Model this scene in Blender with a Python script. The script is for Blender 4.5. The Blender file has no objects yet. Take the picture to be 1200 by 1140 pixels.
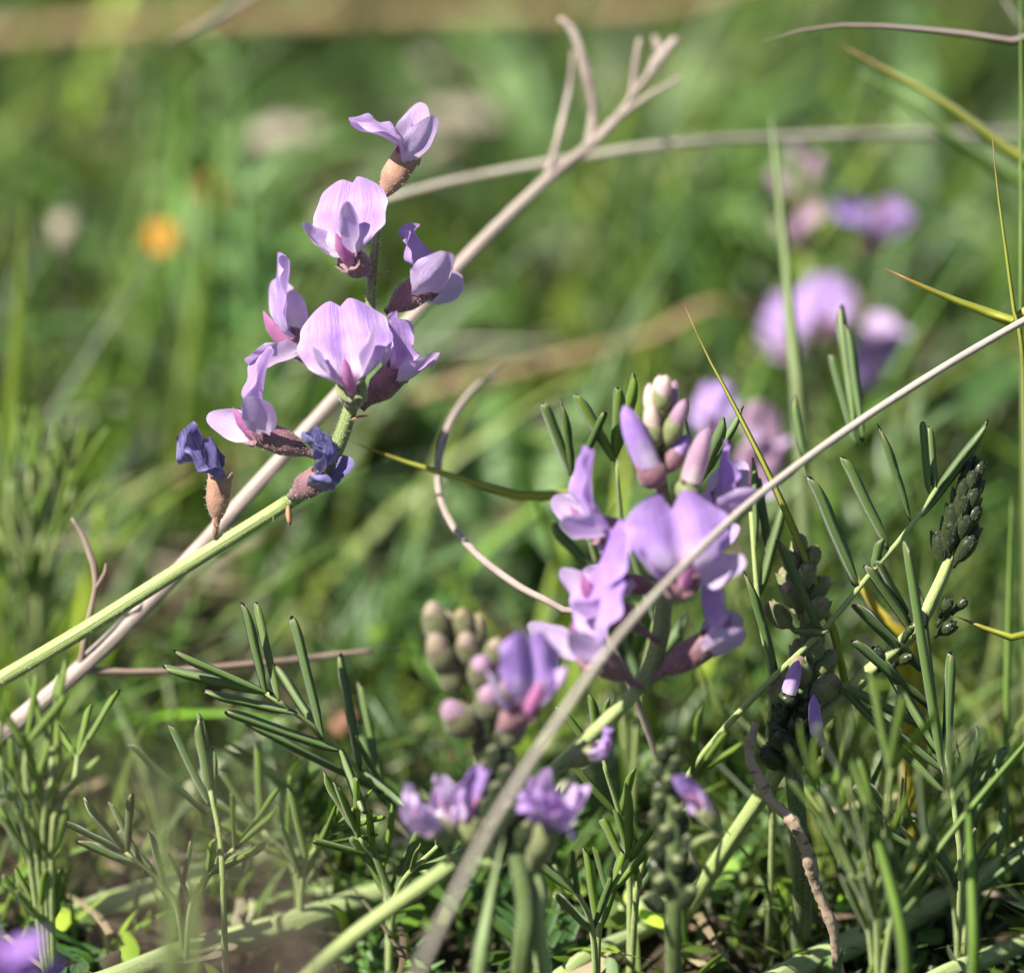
import bpy, math, random
import numpy as np
from mathutils import Matrix, Vector

# ------------------------------------------------------------------ camera, sky, sun
SC = bpy.context.scene
COL = SC.collection
PITCH = math.radians(25)
DIST = 900.0                       # mm from lens to the plane of focus
PX = 0.1                           # mm per photo pixel in the plane of focus
F0 = np.array([0.0, 0.0, 58.0])    # point in the middle of the frame, in focus (mm, ground is z=0)
RIGHT = np.array([1.0, 0, 0])
FWD = np.array([0, math.cos(PITCH), -math.sin(PITCH)])
UP = np.array([0, math.sin(PITCH), math.cos(PITCH)])
cam_d = bpy.data.cameras.new("camera")
cam = bpy.data.objects.new("camera", cam_d)
COL.objects.link(cam)
cam.location = Vector((F0 - FWD * DIST) * 0.001)
cam.rotation_euler = (math.radians(90) - PITCH, 0, 0)
cam_d.sensor_width = 36
cam_d.lens = 36 * DIST / 120.0
cam_d.clip_start = 0.02
cam_d.clip_end = 300
cam_d.dof.use_dof = True
cam_d.dof.focus_distance = DIST * 0.001
cam_d.dof.aperture_fstop = cam_d.lens / 32.0
SC.camera = cam

SUN_V = Vector((-0.56, -0.24, 0.79)).normalized()     # towards the sun
world = bpy.data.worlds.new("World")
SC.world = world
world.use_nodes = True
wn = world.node_tree
bg = wn.nodes["Background"]
sky = wn.nodes.new("ShaderNodeTexSky")
sky.sky_type = 'NISHITA'
sky.sun_disc = False
sky.sun_elevation = math.asin(SUN_V.z)
sky.sun_rotation = math.atan2(SUN_V.x, SUN_V.y)
wn.links.new(sky.outputs[0], bg.inputs[0])
bg.inputs[1].default_value = 0.05
sun_d = bpy.data.lights.new("sun", 'SUN')
sun_d.energy = 5.0
sun_d.angle = math.radians(0.5)
sun_d.color = (1.0, 0.95, 0.87)
sun = bpy.data.objects.new("sun", sun_d)
sun.rotation_euler = SUN_V.to_track_quat('Z', 'Y').to_euler()
COL.objects.link(sun)
SC.view_settings.view_transform = 'Standard'
SC.view_settings.look = 'None'
SC.view_settings.exposure = 1.36
SC.view_settings.gamma = 1
SC.view_settings.use_curve_mapping = False
SC.cycles.use_denoising = True
SC.cycles.max_bounces = 8
SC.cycles.transparent_max_bounces = 8

rng = np.random.default_rng(7)
random.seed(7)


# ------------------------------------------------------------------ helpers
def P(x, y, d=0.0):
    """photo pixel and depth behind the plane of focus (mm) -> world point (mm)"""
    k = (DIST + d) / DIST
    return F0 + RIGHT * ((x - 600) * PX * k) + UP * ((570 - y) * PX * k) + FWD * d


def G(x, y, z=2.0):
    """photo pixel -> the point at height z above the ground"""
    yc = (570 - y) * PX * math.cos(PITCH)
    return P(x, y, (F0[2] + yc - z) / (math.sin(PITCH) - yc / DIST))


def V(r, u, t):
    """direction given as right, up, towards the lens"""
    v = RIGHT * r + UP * u - FWD * t
    return v / np.linalg.norm(v)


def unit(v):
    v = np.asarray(v, float)
    return v / (np.linalg.norm(v) + 1e-12)


def pts(L):
    return [P(*q) for q in L]


def drop(p, dx=0.0, dy=0.0):
    """the point of the ground near p"""
    return np.array([p[0] + dx, p[1] + dy, -1.0])


def spline(ctrl, n):
    c = np.array(ctrl, float)
    if len(c) == 2:
        t = np.linspace(0, 1, n)[:, None]
        return c[0] * (1 - t) + c[1] * t
    c = np.vstack([2 * c[0] - c[1], c, 2 * c[-1] - c[-2]])
    m = len(c) - 3
    seg = np.linalg.norm(np.diff(c[1:-1], axis=0), axis=1)
    cum = np.concatenate([[0], np.cumsum(seg)])
    out = []
    for s in np.linspace(0, cum[-1], n):
        i = min(np.searchsorted(cum, s, side='right') - 1, m - 1)
        t = (s - cum[i]) / (seg[i] + 1e-9)
        p0, p1, p2, p3 = c[i:i + 4]
        out.append(0.5 * ((2 * p1) + (-p0 + p2) * t + (2 * p0 - 5 * p1 + 4 * p2 - p3) * t ** 2 + (-p0 + 3 * p1 - 3 * p2 + p3) * t ** 3))
    return np.array(out)


def frames(path, hint=None):
    T = np.gradient(path, axis=0)
    T /= np.linalg.norm(T, axis=1)[:, None] + 1e-12
    n = np.cross(T[0], hint if hint is not None else [0.31, 0.2, 0.9])
    if np.linalg.norm(n) < 1e-3:
        n = np.cross(T[0], [1, 0, 0])
    n = unit(n)
    N, B = [], []
    for t in T:
        n = unit(n - t * np.dot(n, t))
        N.append(n)
        B.append(np.cross(t, n))
    return T, np.array(N), np.array(B)


def mesh_from(name, v, f, uv=None, col=None, smooth=True):
    me = bpy.data.meshes.new(name)
    v = np.asarray(v, float) * 0.001
    me.from_pydata(v.tolist(), [], f if isinstance(f, list) else f.tolist())
    if smooth:
        me.polygons.foreach_set("use_smooth", np.ones(len(me.polygons), bool))
    if uv is not None:
        li = np.empty(len(me.loops), np.int32)
        me.loops.foreach_get("vertex_index", li)
        lay = me.uv_layers.new(name="uv")
        lay.data.foreach_set("uv", np.asarray(uv, np.float32)[li].ravel())
    if col is not None:
        a = me.color_attributes.new("tint", 'FLOAT_COLOR', 'POINT')
        c = np.ones((len(v), 4), np.float32)
        c[:, :3] = col
        a.data.foreach_set("color", c.ravel())
    me.update()
    return me


def link(name, me, mat=None, parent=None, loc=(0, 0, 0), mw=None):
    o = bpy.data.objects.new(name, me)
    COL.objects.link(o)
    if mat is not None and me is not None and not me.materials:
        me.materials.append(mat)
    if mw is not None:
        o.matrix_local = mw
    else:
        o.location = Vector(np.asarray(loc, float) * 0.001)
    if parent is not None:
        o.parent = parent
    return o


def tag(o, label, cat, group=None):
    o["label"] = label
    o["category"] = cat
    if group:
        o["group"] = group
    return o


def thing(name, origin, label, cat, group=None):
    o = link(name, None, loc=origin)
    o["_o"] = 0
    del o["_o"]
    ORI[o.name] = np.asarray(origin, float)
    return tag(o, label, cat, group)


ORI = {}


def tube_data(ctrl, radii, n=24, seg=10, ribs=0, ribd=0.0, cap=True, rough=0.0):
    path = spline(ctrl, n)
    rad = np.interp(np.linspace(0, 1, n), np.linspace(0, 1, len(radii)), radii)
    T, N, B = frames(path)
    ang = np.linspace(0, 2 * np.pi, seg, endpoint=False)
    rr = 1 + (ribd * np.cos(ribs * ang) if ribs else 0 * ang)
    v, uv = [], []
    ln = np.concatenate([[0], np.cumsum(np.linalg.norm(np.diff(path, axis=0), axis=1))])
    for i in range(n):
        r = rad[i] * rr
        if rough:
            r = r * (1 + rough * rng.normal(size=seg))
        v.append(path[i] + np.outer(r * np.cos(ang), N[i]) + np.outer(r * np.sin(ang), B[i]))
        uv.append(np.stack([np.abs(ang / np.pi - 1), np.full(seg, ln[i] * 0.1)], 1))
    v = np.vstack(v)
    uv = np.vstack(uv)
    f = [[i * seg + j, i * seg + (j + 1) % seg, (i + 1) * seg + (j + 1) % seg, (i + 1) * seg + j] for i in range(n - 1) for j in range(seg)]
    if cap:
        f.append(list(range(seg))[::-1])
        f.append([(n - 1) * seg + j for j in range(seg)])
    return v, f, uv


def tube(name, ctrl, radii, mat, parent=None, origin=None, **kw):
    v, f, uv = tube_data(ctrl, radii, **kw)
    org = ORI[parent.name] if parent is not None else (np.asarray(ctrl[0], float) if origin is None else origin)
    return link(name, mesh_from(name, v - org, f, uv), mat, parent, (0, 0, 0) if parent is not None else org)


def blade_data(ctrl, width, n=18, fold=0.35, hint=None, prof='grass', twist=0.0, thick=0.12):
    """a leaf blade: channelled upper face, keeled lower face"""
    path = spline(ctrl, n)
    T, N, B = frames(path, hint)
    s = np.linspace(0, 1, n)
    if prof == 'linear':
        s = 1 - (1 - s) ** 1.9
        path = np.stack([np.interp(s, np.linspace(0, 1, n), path[:, k]) for k in range(3)], 1)
        T, N, B = frames(path, hint)
    if prof == 'grass':
        w = np.minimum(1, (1 - s) * 3.0) ** 0.8 * (0.75 + 0.25 * np.minimum(1, s * 4))
    elif prof == 'dry':
        w = np.minimum(1, (1 - s) * 5) ** 0.6
    elif prof == 'linear':
        w = np.minimum(1, 0.35 + s * 4.0) * np.sqrt(np.clip(1 - np.clip((s - 0.86) / 0.1405, 0, 1) ** 2.0, 0, 1)) * (0.88 + 0.12 * s)
    else:
        w = np.sin(np.pi * np.clip(s * 0.93 + 0.05, 0, 1)) ** 0.6
    w = w * width * 0.5 + 0.02
    v, uv = [], []
    for i in range(n):
        a = twist * s[i]
        x = N[i] * math.cos(a) + B[i] * math.sin(a)
        y = np.cross(T[i], x)
        for (q, h) in ((-1, 0.5), (-0.5, 0.1), (0, -0.25), (0.5, 0.1), (1, 0.5), (0, -0.25)):
            hh = h * fold * 2 * w[i] - (thick if (q == 0 and len(v) % 6 == 5) else 0) * min(1, w[i] * 3)
            v.append(path[i] + x * q * w[i] + y * hh)
            uv.append((abs(q), s[i]))
    v = np.array(v)
    f = []
    for i in range(n - 1):
        for j in range(6):
            f.append([i * 6 + j, (i + 1) * 6 + j, (i + 1) * 6 + (j + 1) % 6, i * 6 + (j + 1) % 6])
    f.append([0, 1, 2, 3, 4, 5])
    f.append([(n - 1) * 6 + 5 - j for j in range(6)])
    return v, f, np.array(uv)


def blade(name, ctrl, width, mat, parent=None, **kw):
    v, f, uv = blade_data(ctrl, width, **kw)
    org = ORI[parent.name] if parent is not None else np.asarray(ctrl[0], float)
    return link(name, mesh_from(name, v - org, f, uv), mat, parent, (0, 0, 0) if parent is not None else org)


# ------------------------------------------------------------------ materials
class NT:
    def __init__(s, name):
        s.m = bpy.data.materials.new(name)
        s.m.use_nodes = True
        s.t = s.m.node_tree
        s.t.nodes.clear()

    def n(s, typ, ins=None, **kw):
        nd = s.t.nodes.new("ShaderNode" + typ)
        for k, v in kw.items():
            setattr(nd, k, v)
        for k, v in (ins or {}).items():
            s.set(nd.inputs[k], v)
        return nd

    def set(s, sock, v):
        if isinstance(v, bpy.types.NodeSocket):
            s.t.links.new(v, sock)
        elif isinstance(v, (tuple, list)) and sock.type == 'RGBA' and len(v) == 3:
            sock.default_value = (*v, 1)
        else:
            sock.default_value = v

    def ramp(s, fac, stops):
        r = s.n("ValToRGB", {0: fac})
        e = r.color_ramp.elements
        while len(e) < len(stops):
            e.new(0.5)
        for el, (p, c) in zip(e, stops):
            el.position = p
            el.color = (*c, 1) if len(c) == 3 else c
        return r.outputs[0]

    def mix(s, fac, a, b, blend='MIX'):
        m = s.n("Mix", data_type='RGBA', blend_type=blend)
        s.set(m.inputs[0], fac)
        s.set(m.inputs[6], a)
        s.set(m.inputs[7], b)
        return m.outputs[2]

    def math(s, op, a, b=0.0, c=0.0):
        m = s.n("Math", operation=op)
        for i, q in enumerate((a, b, c)):
            s.set(m.inputs[i], q)
        return m.outputs[0]

    def uv(s):
        u = s.n("UVMap", uv_map="uv")
        sp = s.n("SeparateXYZ", {0: u.outputs[0]})
        return u.outputs[0], sp.outputs[0], sp.outputs[1]

    def noise(s, vec, scale, detail=3, rough=0.5, dist=0.0):
        return s.n("TexNoise", {"Vector": vec, "Scale": scale, "Detail": detail, "Roughness": rough, "Distortion": dist}).outputs[0]

    def mapped(s, vec, sc):
        return s.n("Mapping", {0: vec, 3: sc}).outputs[0]

    def finish(s, colr, rough=0.5, transl=0.0, tcol=None, spec=0.4, sheen=0.0, bump=None, bstr=0.3, bdist=0.0002, sheen_r=0.4):
        b = s.n("BsdfPrincipled", {"Base Color": colr, "Roughness": rough, "Specular IOR Level": spec})
        if sheen:
            b.inputs["Sheen Weight"].default_value = sheen
            b.inputs["Sheen Roughness"].default_value = sheen_r
        nrm = None
        if bump is not None:
            nrm = s.n("Bump", {"Height": bump, "Strength": bstr, "Distance": bdist}).outputs[0]
            s.set(b.inputs["Normal"], nrm)
        out = b.outputs[0]
        if transl:
            t = s.n("BsdfTranslucent", {0: tcol if tcol is not None else colr})
            mx = s.n("MixShader", {0: transl, 1: out, 2: t.outputs[0]})
            out = mx.outputs[0]
        o = s.n("OutputMaterial")
        s.t.links.new(out, o.inputs[0])
        return s.m


def obj_random(t):
    return t.n("ObjectInfo").outputs["Random"]


def obj_coord(t):
    return t.n("TexCoord").outputs["Object"]


def m_leaf(name, dark, light, transl=0.3, rough=0.42, sheen=0.15, edge=(0.30, 0.40, 0.22), edge_amt=0.5, tip=None, veins=True):
    t = NT(name)
    uvv, u, v = t.uv()
    r = obj_random(t)
    c = t.mix(r, dark, light)
    oc = obj_coord(t)
    c = t.mix(t.math('MULTIPLY', t.noise(oc, 300, 3), 0.45), c, tuple(min(1, q * 1.7) for q in light))
    # pale midrib and pale hairy margin
    e = t.ramp(u, [(0.0, (0.7,) * 3), (0.12, (0,) * 3), (0.78, (0,) * 3), (1.0, (1,) * 3)])
    hair = t.noise(t.mapped(uvv, (6, 60, 1)), 3, 2)
    c = t.mix(t.math('MULTIPLY', e, t.math('MULTIPLY', hair, edge_amt * 1.6)), c, edge)
    if tip is not None:
        c = t.mix(t.ramp(v, [(0.90, (0,) * 3), (1.0, (1,) * 3)]), c, tip)
    stri = t.noise(t.mapped(uvv, (30, 1.5, 1)), 1.0, 2)
    c = t.mix(t.math('MULTIPLY', stri, 0.35), c, tuple(q * 0.55 for q in dark))
    return t.finish(c, rough, transl, tcol=t.mix(0.35, c, (0.35, 0.55, 0.04)), spec=0.5, sheen=sheen, bump=t.math('MULTIPLY', t.math('ADD', stri, t.math('MULTIPLY', hair, 0.5)), t.ramp(v, [(0.72, (1,) * 3), (0.90, (0,) * 3)])), bstr=0.4, bdist=0.00015)


def m_stem(name, a, b, hairs=0.4, rough=0.5, tinge=None):
    t = NT(name)
    uvv, u, v = t.uv()
    oc = obj_coord(t)
    st = t.noise(t.mapped(uvv, (9, 0.5, 1)), 1.6, 3)
    c = t.mix(t.ramp(st, [(0.38, (0,) * 3), (0.62, (1,) * 3)]), a, b)
    c = t.mix(t.math('MULTIPLY', t.noise(oc, 120, 3), 0.5), c, tuple(q * 0.6 for q in a))
    sp = t.ramp(t.noise(oc, 6000, 2), [(0.58, (0,) * 3), (0.70, (1,) * 3)])
    c = t.mix(t.math('MULTIPLY', sp, hairs), c, (0.75, 0.8, 0.62))
    if tinge is not None:
        c = t.mix(t.ramp(t.noise(oc, 90, 2), [(0.5, (0,) * 3), (0.65, (0.8,) * 3)]), c, tinge)
    return t.finish(c, rough, 0.0, spec=0.4, sheen=0.2, bump=t.math('ADD', st, sp), bstr=0.6, bdist=0.0002)


def m_dry(name, a, b, dark, rough=0.6, bands=False, transl=0.0):
    t = NT(name)
    uvv, u, v = t.uv()
    oc = obj_coord(t)
    st = t.noise(t.mapped(uvv, (10, 0.6, 1)), 2.0, 4)
    c = t.mix(t.ramp(st, [(0.35, (0,) * 3), (0.65, (1,) * 3)]), a, b)
    bl = t.ramp(t.noise(oc, 140, 4), [(0.50, (0,) * 3), (0.72, (1,) * 3)])
    c = t.mix(t.math('MULTIPLY', bl, 0.6), c, dark)
    if bands:
        bn = t.noise(t.mapped(uvv, (0.5, 6.0, 1)), 1.6, 5, 0.65)
        c = t.mix(t.ramp(bn, [(0.54, (0,) * 3), (0.66, (0.9,) * 3)]), c, dark)
    return t.finish(c, rough, transl, spec=0.35, bump=t.math('ADD', st, bl), bstr=0.7, bdist=0.00025)


def m_petal(name, main, deep, pale, blotch, bl_amt=0.6, transl=0.42, vein=0.35, base_w=0.38):
    t = NT(name)
    uvv, u, v = t.uv()           # u: 0 at the midline .. 1 at the margin, v: 0 at the claw .. 1 at the tip
    r = obj_random(t)
    oc = obj_coord(t)
    vn = t.noise(t.mapped(uvv, (11, 0.9, 1)), 2.0, 5, 0.62, 0.35)
    patch = t.noise(oc, 260, 2)
    c = t.mix(t.ramp(patch, [(0.35, (0,) * 3), (0.70, (1,) * 3)]), main, deep)
    c = t.mix(t.math('MULTIPLY', r, 0.4), c, tuple(0.55 * q + 0.45 * w for q, w in zip(main, (0.72, 0.42, 0.70))))
    c = t.mix(t.math('MULTIPLY', t.ramp(vn, [(0.50, (0,) * 3), (0.60, (1,) * 3)]), vein), c, tuple(q * 0.72 for q in deep))
    # paler throat and a flush along the midline
    thr = t.ramp(t.math('ADD', v, t.math('MULTIPLY', t.math('SUBTRACT', vn, 0.5), 0.35)), [(0.12, (1,) * 3), (base_w, (0,) * 3)])
    thr = t.math('MULTIPLY', thr, t.ramp(u, [(0.35, (1,) * 3), (0.85, (0.25,) * 3)]))
    c = t.mix(thr, c, pale)
    fl = t.math('MULTIPLY', t.ramp(u, [(0.0, (1,) * 3), (0.30, (0,) * 3)]), t.ramp(v, [(0.05, (1,) * 3), (0.50, (0,) * 3)]))
    c = t.mix(t.math('MULTIPLY', fl, bl_amt), c, blotch)
    c = t.mix(t.ramp(u, [(0.80, (0,) * 3), (1.0, (0.45,) * 3)]), c, tuple(min(1, q * 1.25 + 0.05) for q in main))
    return t.finish(c, 0.5, transl, tcol=t.mix(0.25, c, (0.66, 0.38, 0.76)), spec=0.3, sheen=0.12, bump=t.math('ADD', vn, t.noise(oc, 700, 3)), bstr=0.6, bdist=0.0003)


def m_mass(name, transl=0.32, rough=0.45, sheen=0.1):
    t = NT(name)
    a = t.n("Attribute", attribute_name="tint").outputs[0]
    oc = obj_coord(t)
    c = t.mix(t.math('MULTIPLY', t.noise(oc, 220, 2), 0.4), a, (0.03, 0.05, 0.015))
    return t.finish(c, rough, transl, tcol=t.mix(0.3, c, (0.26, 0.46, 0.02)), spec=0.45, sheen=sheen)


M = {}
M['petal'] = m_petal("petal_lilac", (0.52, 0.36, 0.69), (0.40, 0.235, 0.62), (0.82, 0.75, 0.80), (0.52, 0.14, 0.36), 0.5, vein=0.5, base_w=0.42)
M['petal_wing'] = m_petal("petal_wing", (0.64, 0.50, 0.74), (0.54, 0.38, 0.68), (0.84, 0.79, 0.82), (0.70, 0.44, 0.58), 0.4, base_w=0.6)
M['petal_keel'] = m_petal("petal_keel", (0.58, 0.24, 0.44), (0.46, 0.12, 0.34), (0.80, 0.72, 0.72), (0.80, 0.55, 0.70), 0.2, base_w=0.45)
M['petal_front'] = m_petal("petal_violet", (0.45, 0.29, 0.67), (0.34, 0.19, 0.60), (0.80, 0.72, 0.78), (0.52, 0.14, 0.36), base_w=0.5)
M['petal_deep'] = m_petal("petal_deep", (0.30, 0.15, 0.52), (0.22, 0.10, 0.44), (0.45, 0.32, 0.55), (0.3, 0.08, 0.3))
M['petal_blue'] = m_petal("petal_wilted", (0.19, 0.18, 0.42), (0.07, 0.065, 0.20), (0.50, 0.44, 0.54), (0.08, 0.06, 0.20), 0.5, 0.12, 0.8)
M['petal_pink'] = m_petal("petal_pink", (0.46, 0.30, 0.40), (0.36, 0.20, 0.32), (0.80, 0.72, 0.62), (0.70, 0.4, 0.55), 0.3)
M['petal_bud'] = m_petal("petal_bud", (0.22, 0.20, 0.085), (0.24, 0.14, 0.09), (0.22, 0.23, 0.08), (0.22, 0.2, 0.08), 0.3, 0.12)
M['petal_cream'] = m_petal("petal_cream", (0.72, 0.60, 0.48), (0.66, 0.45, 0.42), (0.78, 0.72, 0.52), (0.62, 0.50, 0.36), 0.3)


def m_calyx(name, a, b, hairs=0.32, sheen=0.3, rough=0.55):
    t = NT(name)
    uvv, u, v = t.uv()
    oc = obj_coord(t)
    n1 = t.noise(oc, 500, 3)
    c = t.mix(t.ramp(n1, [(0.35, (0,) * 3), (0.68, (1,) * 3)]), a, b)
    st = t.noise(t.mapped(uvv, (8, 1, 1)), 2.2, 2)
    c = t.mix(t.math('MULTIPLY', st, 0.4), c, tuple(q * 0.5 for q in a))
    sp = t.ramp(t.noise(oc, 6500, 2), [(0.56, (0,) * 3), (0.67, (1,) * 3)])
    c = t.mix(t.math('MULTIPLY', sp, hairs), c, (0.72, 0.62, 0.55))
    return t.finish(c, rough, 0.08, spec=0.45, sheen=sheen, bump=t.math('ADD', n1, sp), bstr=0.7, bdist=0.0002)


M['calyx_mauve'] = m_calyx("calyx_mauve", (0.16, 0.06, 0.09), (0.28, 0.13, 0.13))
M['calyx_brown'] = m_calyx("calyx_brown", (0.33, 0.16, 0.11), (0.46, 0.26, 0.16))
M['calyx_green'] = m_calyx("calyx_green", (0.14, 0.17, 0.05), (0.26, 0.27, 0.10))
M['calyx_olive'] = m_calyx("calyx_olive", (0.075, 0.085, 0.022), (0.17, 0.16, 0.05), 0.4)
M['calyx_dark'] = m_calyx("calyx_dark", (0.016, 0.028, 0.007), (0.045, 0.068, 0.014), 0.06, 0.05, 0.36)
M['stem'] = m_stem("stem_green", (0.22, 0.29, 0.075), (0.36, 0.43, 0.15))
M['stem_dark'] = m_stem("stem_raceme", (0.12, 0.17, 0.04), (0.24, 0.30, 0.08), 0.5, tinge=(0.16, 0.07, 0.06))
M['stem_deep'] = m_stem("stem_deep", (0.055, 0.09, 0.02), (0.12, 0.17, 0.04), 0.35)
M['stem_pale'] = m_stem("stem_pale", (0.25, 0.33, 0.11), (0.38, 0.45, 0.19), 0.45)
M['leaflet'] = m_leaf("leaflet", (0.040, 0.09, 0.022), (0.13, 0.20, 0.045), 0.25, tip=(0.30, 0.27, 0.10))
M['leaflet_bright'] = m_leaf("leaflet_bright", (0.10, 0.19, 0.02), (0.23, 0.34, 0.05), 0.42)
M['leaflet_pale'] = m_leaf("leaflet_pale", (0.10, 0.18, 0.06), (0.19, 0.27, 0.11), 0.3)
M['blade_green'] = m_leaf("blade_green", (0.13, 0.24, 0.03), (0.22, 0.33, 0.05), 0.4, edge_amt=0.2)
M['blade_olive'] = m_leaf("blade_olive", (0.30, 0.33, 0.03), (0.42, 0.43, 0.06), 0.4, edge_amt=0.2, tip=(0.35, 0.12, 0.04))
M['blade_pale'] = m_leaf("blade_pale", (0.26, 0.36, 0.14), (0.40, 0.48, 0.22), 0.4, edge_amt=0.1)
M['blade_yellow'] = m_leaf("blade_yellow", (0.50, 0.38, 0.03), (0.56, 0.46, 0.05), 0.4, edge_amt=0.1)
M['broad'] = m_leaf("broad_leaf", (0.07, 0.17, 0.03), (0.19, 0.31, 0.09), 0.35, edge_amt=0.1, rough=0.38)
M['dry_stalk'] = m_dry("dry_stalk", (0.32, 0.275, 0.225), (0.50, 0.445, 0.375), (0.21, 0.17, 0.13), 0.45)
M['dry_branch'] = m_dry("dry_branch", (0.27, 0.21, 0.18), (0.42, 0.35, 0.30), (0.15, 0.10, 0.09))
M['straw'] = m_dry("straw", (0.24, 0.16, 0.075), (0.34, 0.24, 0.12), (0.16, 0.09, 0.045))
M['bark'] = m_dry("bark_twig", (0.34, 0.24, 0.17), (0.48, 0.37, 0.26), (0.045, 0.035, 0.045), bands=True)
M['twig'] = m_dry("twig_brown", (0.20, 0.13, 0.10), (0.33, 0.25, 0.20), (0.10, 0.06, 0.05))
M['withered'] = m_dry("withered", (0.36, 0.30, 0.22), (0.48, 0.42, 0.33), (0.26, 0.19, 0.14), transl=0.2)
M['withered_red'] = m_dry("withered_red", (0.22, 0.10, 0.06), (0.30, 0.16, 0.10), (0.2, 0.08, 0.05), transl=0.2)
M['fuzz'] = NT("fuzz").finish((0.62, 0.62, 0.50), 0.5, 0.4)
M['grass_mass'] = m_mass("grass_mass")
M['litter'] = m_mass("litter_mass", 0.1, 0.6, 0.0)
M['orange'] = m_petal("petal_orange", (0.80, 0.42, 0.01), (0.80, 0.34, 0.01), (0.8, 0.5, 0.05), (0.7, 0.2, 0.01), 0.3, 0.3, 0.2)
M['bract'] = m_leaf("bract", (0.34, 0.18, 0.08), (0.45, 0.26, 0.12), 0.3, edge_amt=0.1)


def ground_mat():
    t = NT("soil")
    oc = obj_coord(t)
    n1 = t.noise(oc, 60, 6, 0.6)
    n2 = t.noise(oc, 400, 4)
    c = t.ramp(n1, [(0.3, (0.014, 0.011, 0.007)), (0.5, (0.034, 0.027, 0.016)), (0.7, (0.075, 0.06, 0.036))])
    far = t.ramp(t.noise(oc, 0.7, 8, 0.65), [(0.35, (0.06, 0.09, 0.02)), (0.65, (0.13, 0.16, 0.05))])
    ln = t.n("VectorMath", {0: oc}, operation='LENGTH').outputs["Value"]
    c = t.mix(t.ramp(t.math('MULTIPLY', ln, 0.5), [(0.3, (0,) * 3), (0.9, (1,) * 3)]), c, far)
    return t.finish(c, 0.9, spec=0.15, bump=t.math('ADD', n1, n2), bstr=0.8, bdist=0.004)


# ------------------------------------------------------------------ ground
def build_ground():
    a = np.concatenate([-np.geomspace(60000, 420, 14), np.linspace(-400, 400, 81), np.geomspace(420, 60000, 14)])
    b = a + 250
    X, Y = np.meshgrid(a, b)
    near = np.clip(1 - np.hypot(X, Y - 250) / 700, 0, 1)
    Z = near * (1.6 * np.sin(X * 0.11 + 1.3 * np.sin(Y * 0.07)) + 1.2 * np.sin(Y * 0.13 + 0.9 * np.sin(X * 0.09)) + rng.normal(size=X.shape) * 0.6) - 1.2
    v = np.stack([X, Y, Z], -1).reshape(-1, 3)
    n = len(a)
    f = [[j * n + i, j * n + i + 1, (j + 1) * n + i + 1, (j + 1) * n + i] for j in range(len(b) - 1) for i in range(n - 1)]
    o = link("ground", mesh_from("ground", v, f), ground_mat())
    o["kind"] = "structure"


build_ground()


# ------------------------------------------------------------------ mass vegetation
def ribbons(base, dirs, bend, length, width, side, col, K=6, oval=False, fold=0.3):
    n = len(base)
    s = np.linspace(0, 1, K)
    path = base[:, None] + length[:, None, None] * (dirs[:, None] * s[None, :, None] + bend[:, None] * (s ** 2)[None, :, None])
    tang = dirs[:, None] + 2 * bend[:, None] * s[None, :, None]
    tang /= np.linalg.norm(tang, axis=2, keepdims=True)
    sd = side[:, None] - tang * np.sum(side[:, None] * tang, 2, keepdims=True)
    sd /= np.linalg.norm(sd, axis=2, keepdims=True) + 1e-9
    nr = np.cross(sd, tang)
    w = (np.sin(np.pi * np.clip(s * 0.95 + 0.03, 0, 1)) ** 0.7 if oval else np.minimum(1, (1 - s) * 2.0 + 0.03) ** 0.8) * 0.5
    W = width[:, None, None] * w[None, :, None]
    L = path - sd * W + nr * W * fold
    C = path
    R = path + sd * W + nr * W * fold
    v = np.stack([L, C, R], 2).reshape(-1, 3)
    idx = np.arange(n * K * 3).reshape(n, K, 3)
    q = []
    for j in range(2):
        q.append(np.stack([idx[:, :-1, j], idx[:, :-1, j + 1], idx[:, 1:, j + 1], idx[:, 1:, j]], -1).reshape(-1, 4))
    return v, np.vstack(q), np.repeat(col, K * 3, axis=0)


def mass(name, parts, mat, label, cat):
    vs, fs, cs, o = [], [], [], 0
    for v, f, c in parts:
        vs.append(v)
        fs.append(f + o)
        cs.append(c)
        o += len(v)
    ob = link(name, mesh_from(name, np.vstack(vs), np.vstack(fs), None, np.vstack(cs)), mat)
    ob["kind"] = "stuff"
    tag(ob, label, cat)
    return ob


def colours(n, stops, jit=0.25):
    s = np.array(stops)
    i = rng.integers(0, len(s), n)
    k = rng.random((n, 1))
    c = s[i] * k + s[rng.integers(0, len(s), n)] * (1 - k)
    return np.clip(c * 0.84 * np.exp(jit * 1.5 * rng.normal(size=(n, 1))), 0.005, 0.6)


def headroom(y):
    """tallest growth (mm) that stays under the lower edge of the view in front, and out of the spikes' way behind"""
    zb = 58 - 57 * math.cos(PITCH)
    front = np.clip(-(y + 24) * math.tan(PITCH + 0.0633) + zb, 0, 200) * 0.9
    back = 13 + np.clip(y + 10, 0, 90) * 0.42
    return np.where(y < -10, np.maximum(front, 5), np.minimum(back, 46))


def relief(x, y):
    """tall tufts and hollows in the sward"""
    r = np.sin(x * 0.071 + 1.7 * np.sin(y * 0.043 + 0.6)) + np.sin(y * 0.083 + 1.9 * np.sin(x * 0.052 + 2.1)) + 0.8 * np.sin(x * 0.19 - y * 0.15 + 1.0)
    return np.where(y > 45, np.clip(0.78 + 0.46 * r, 0.06, 1.5), np.clip(0.85 + 0.12 * r, 0.6, 1.1))


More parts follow.
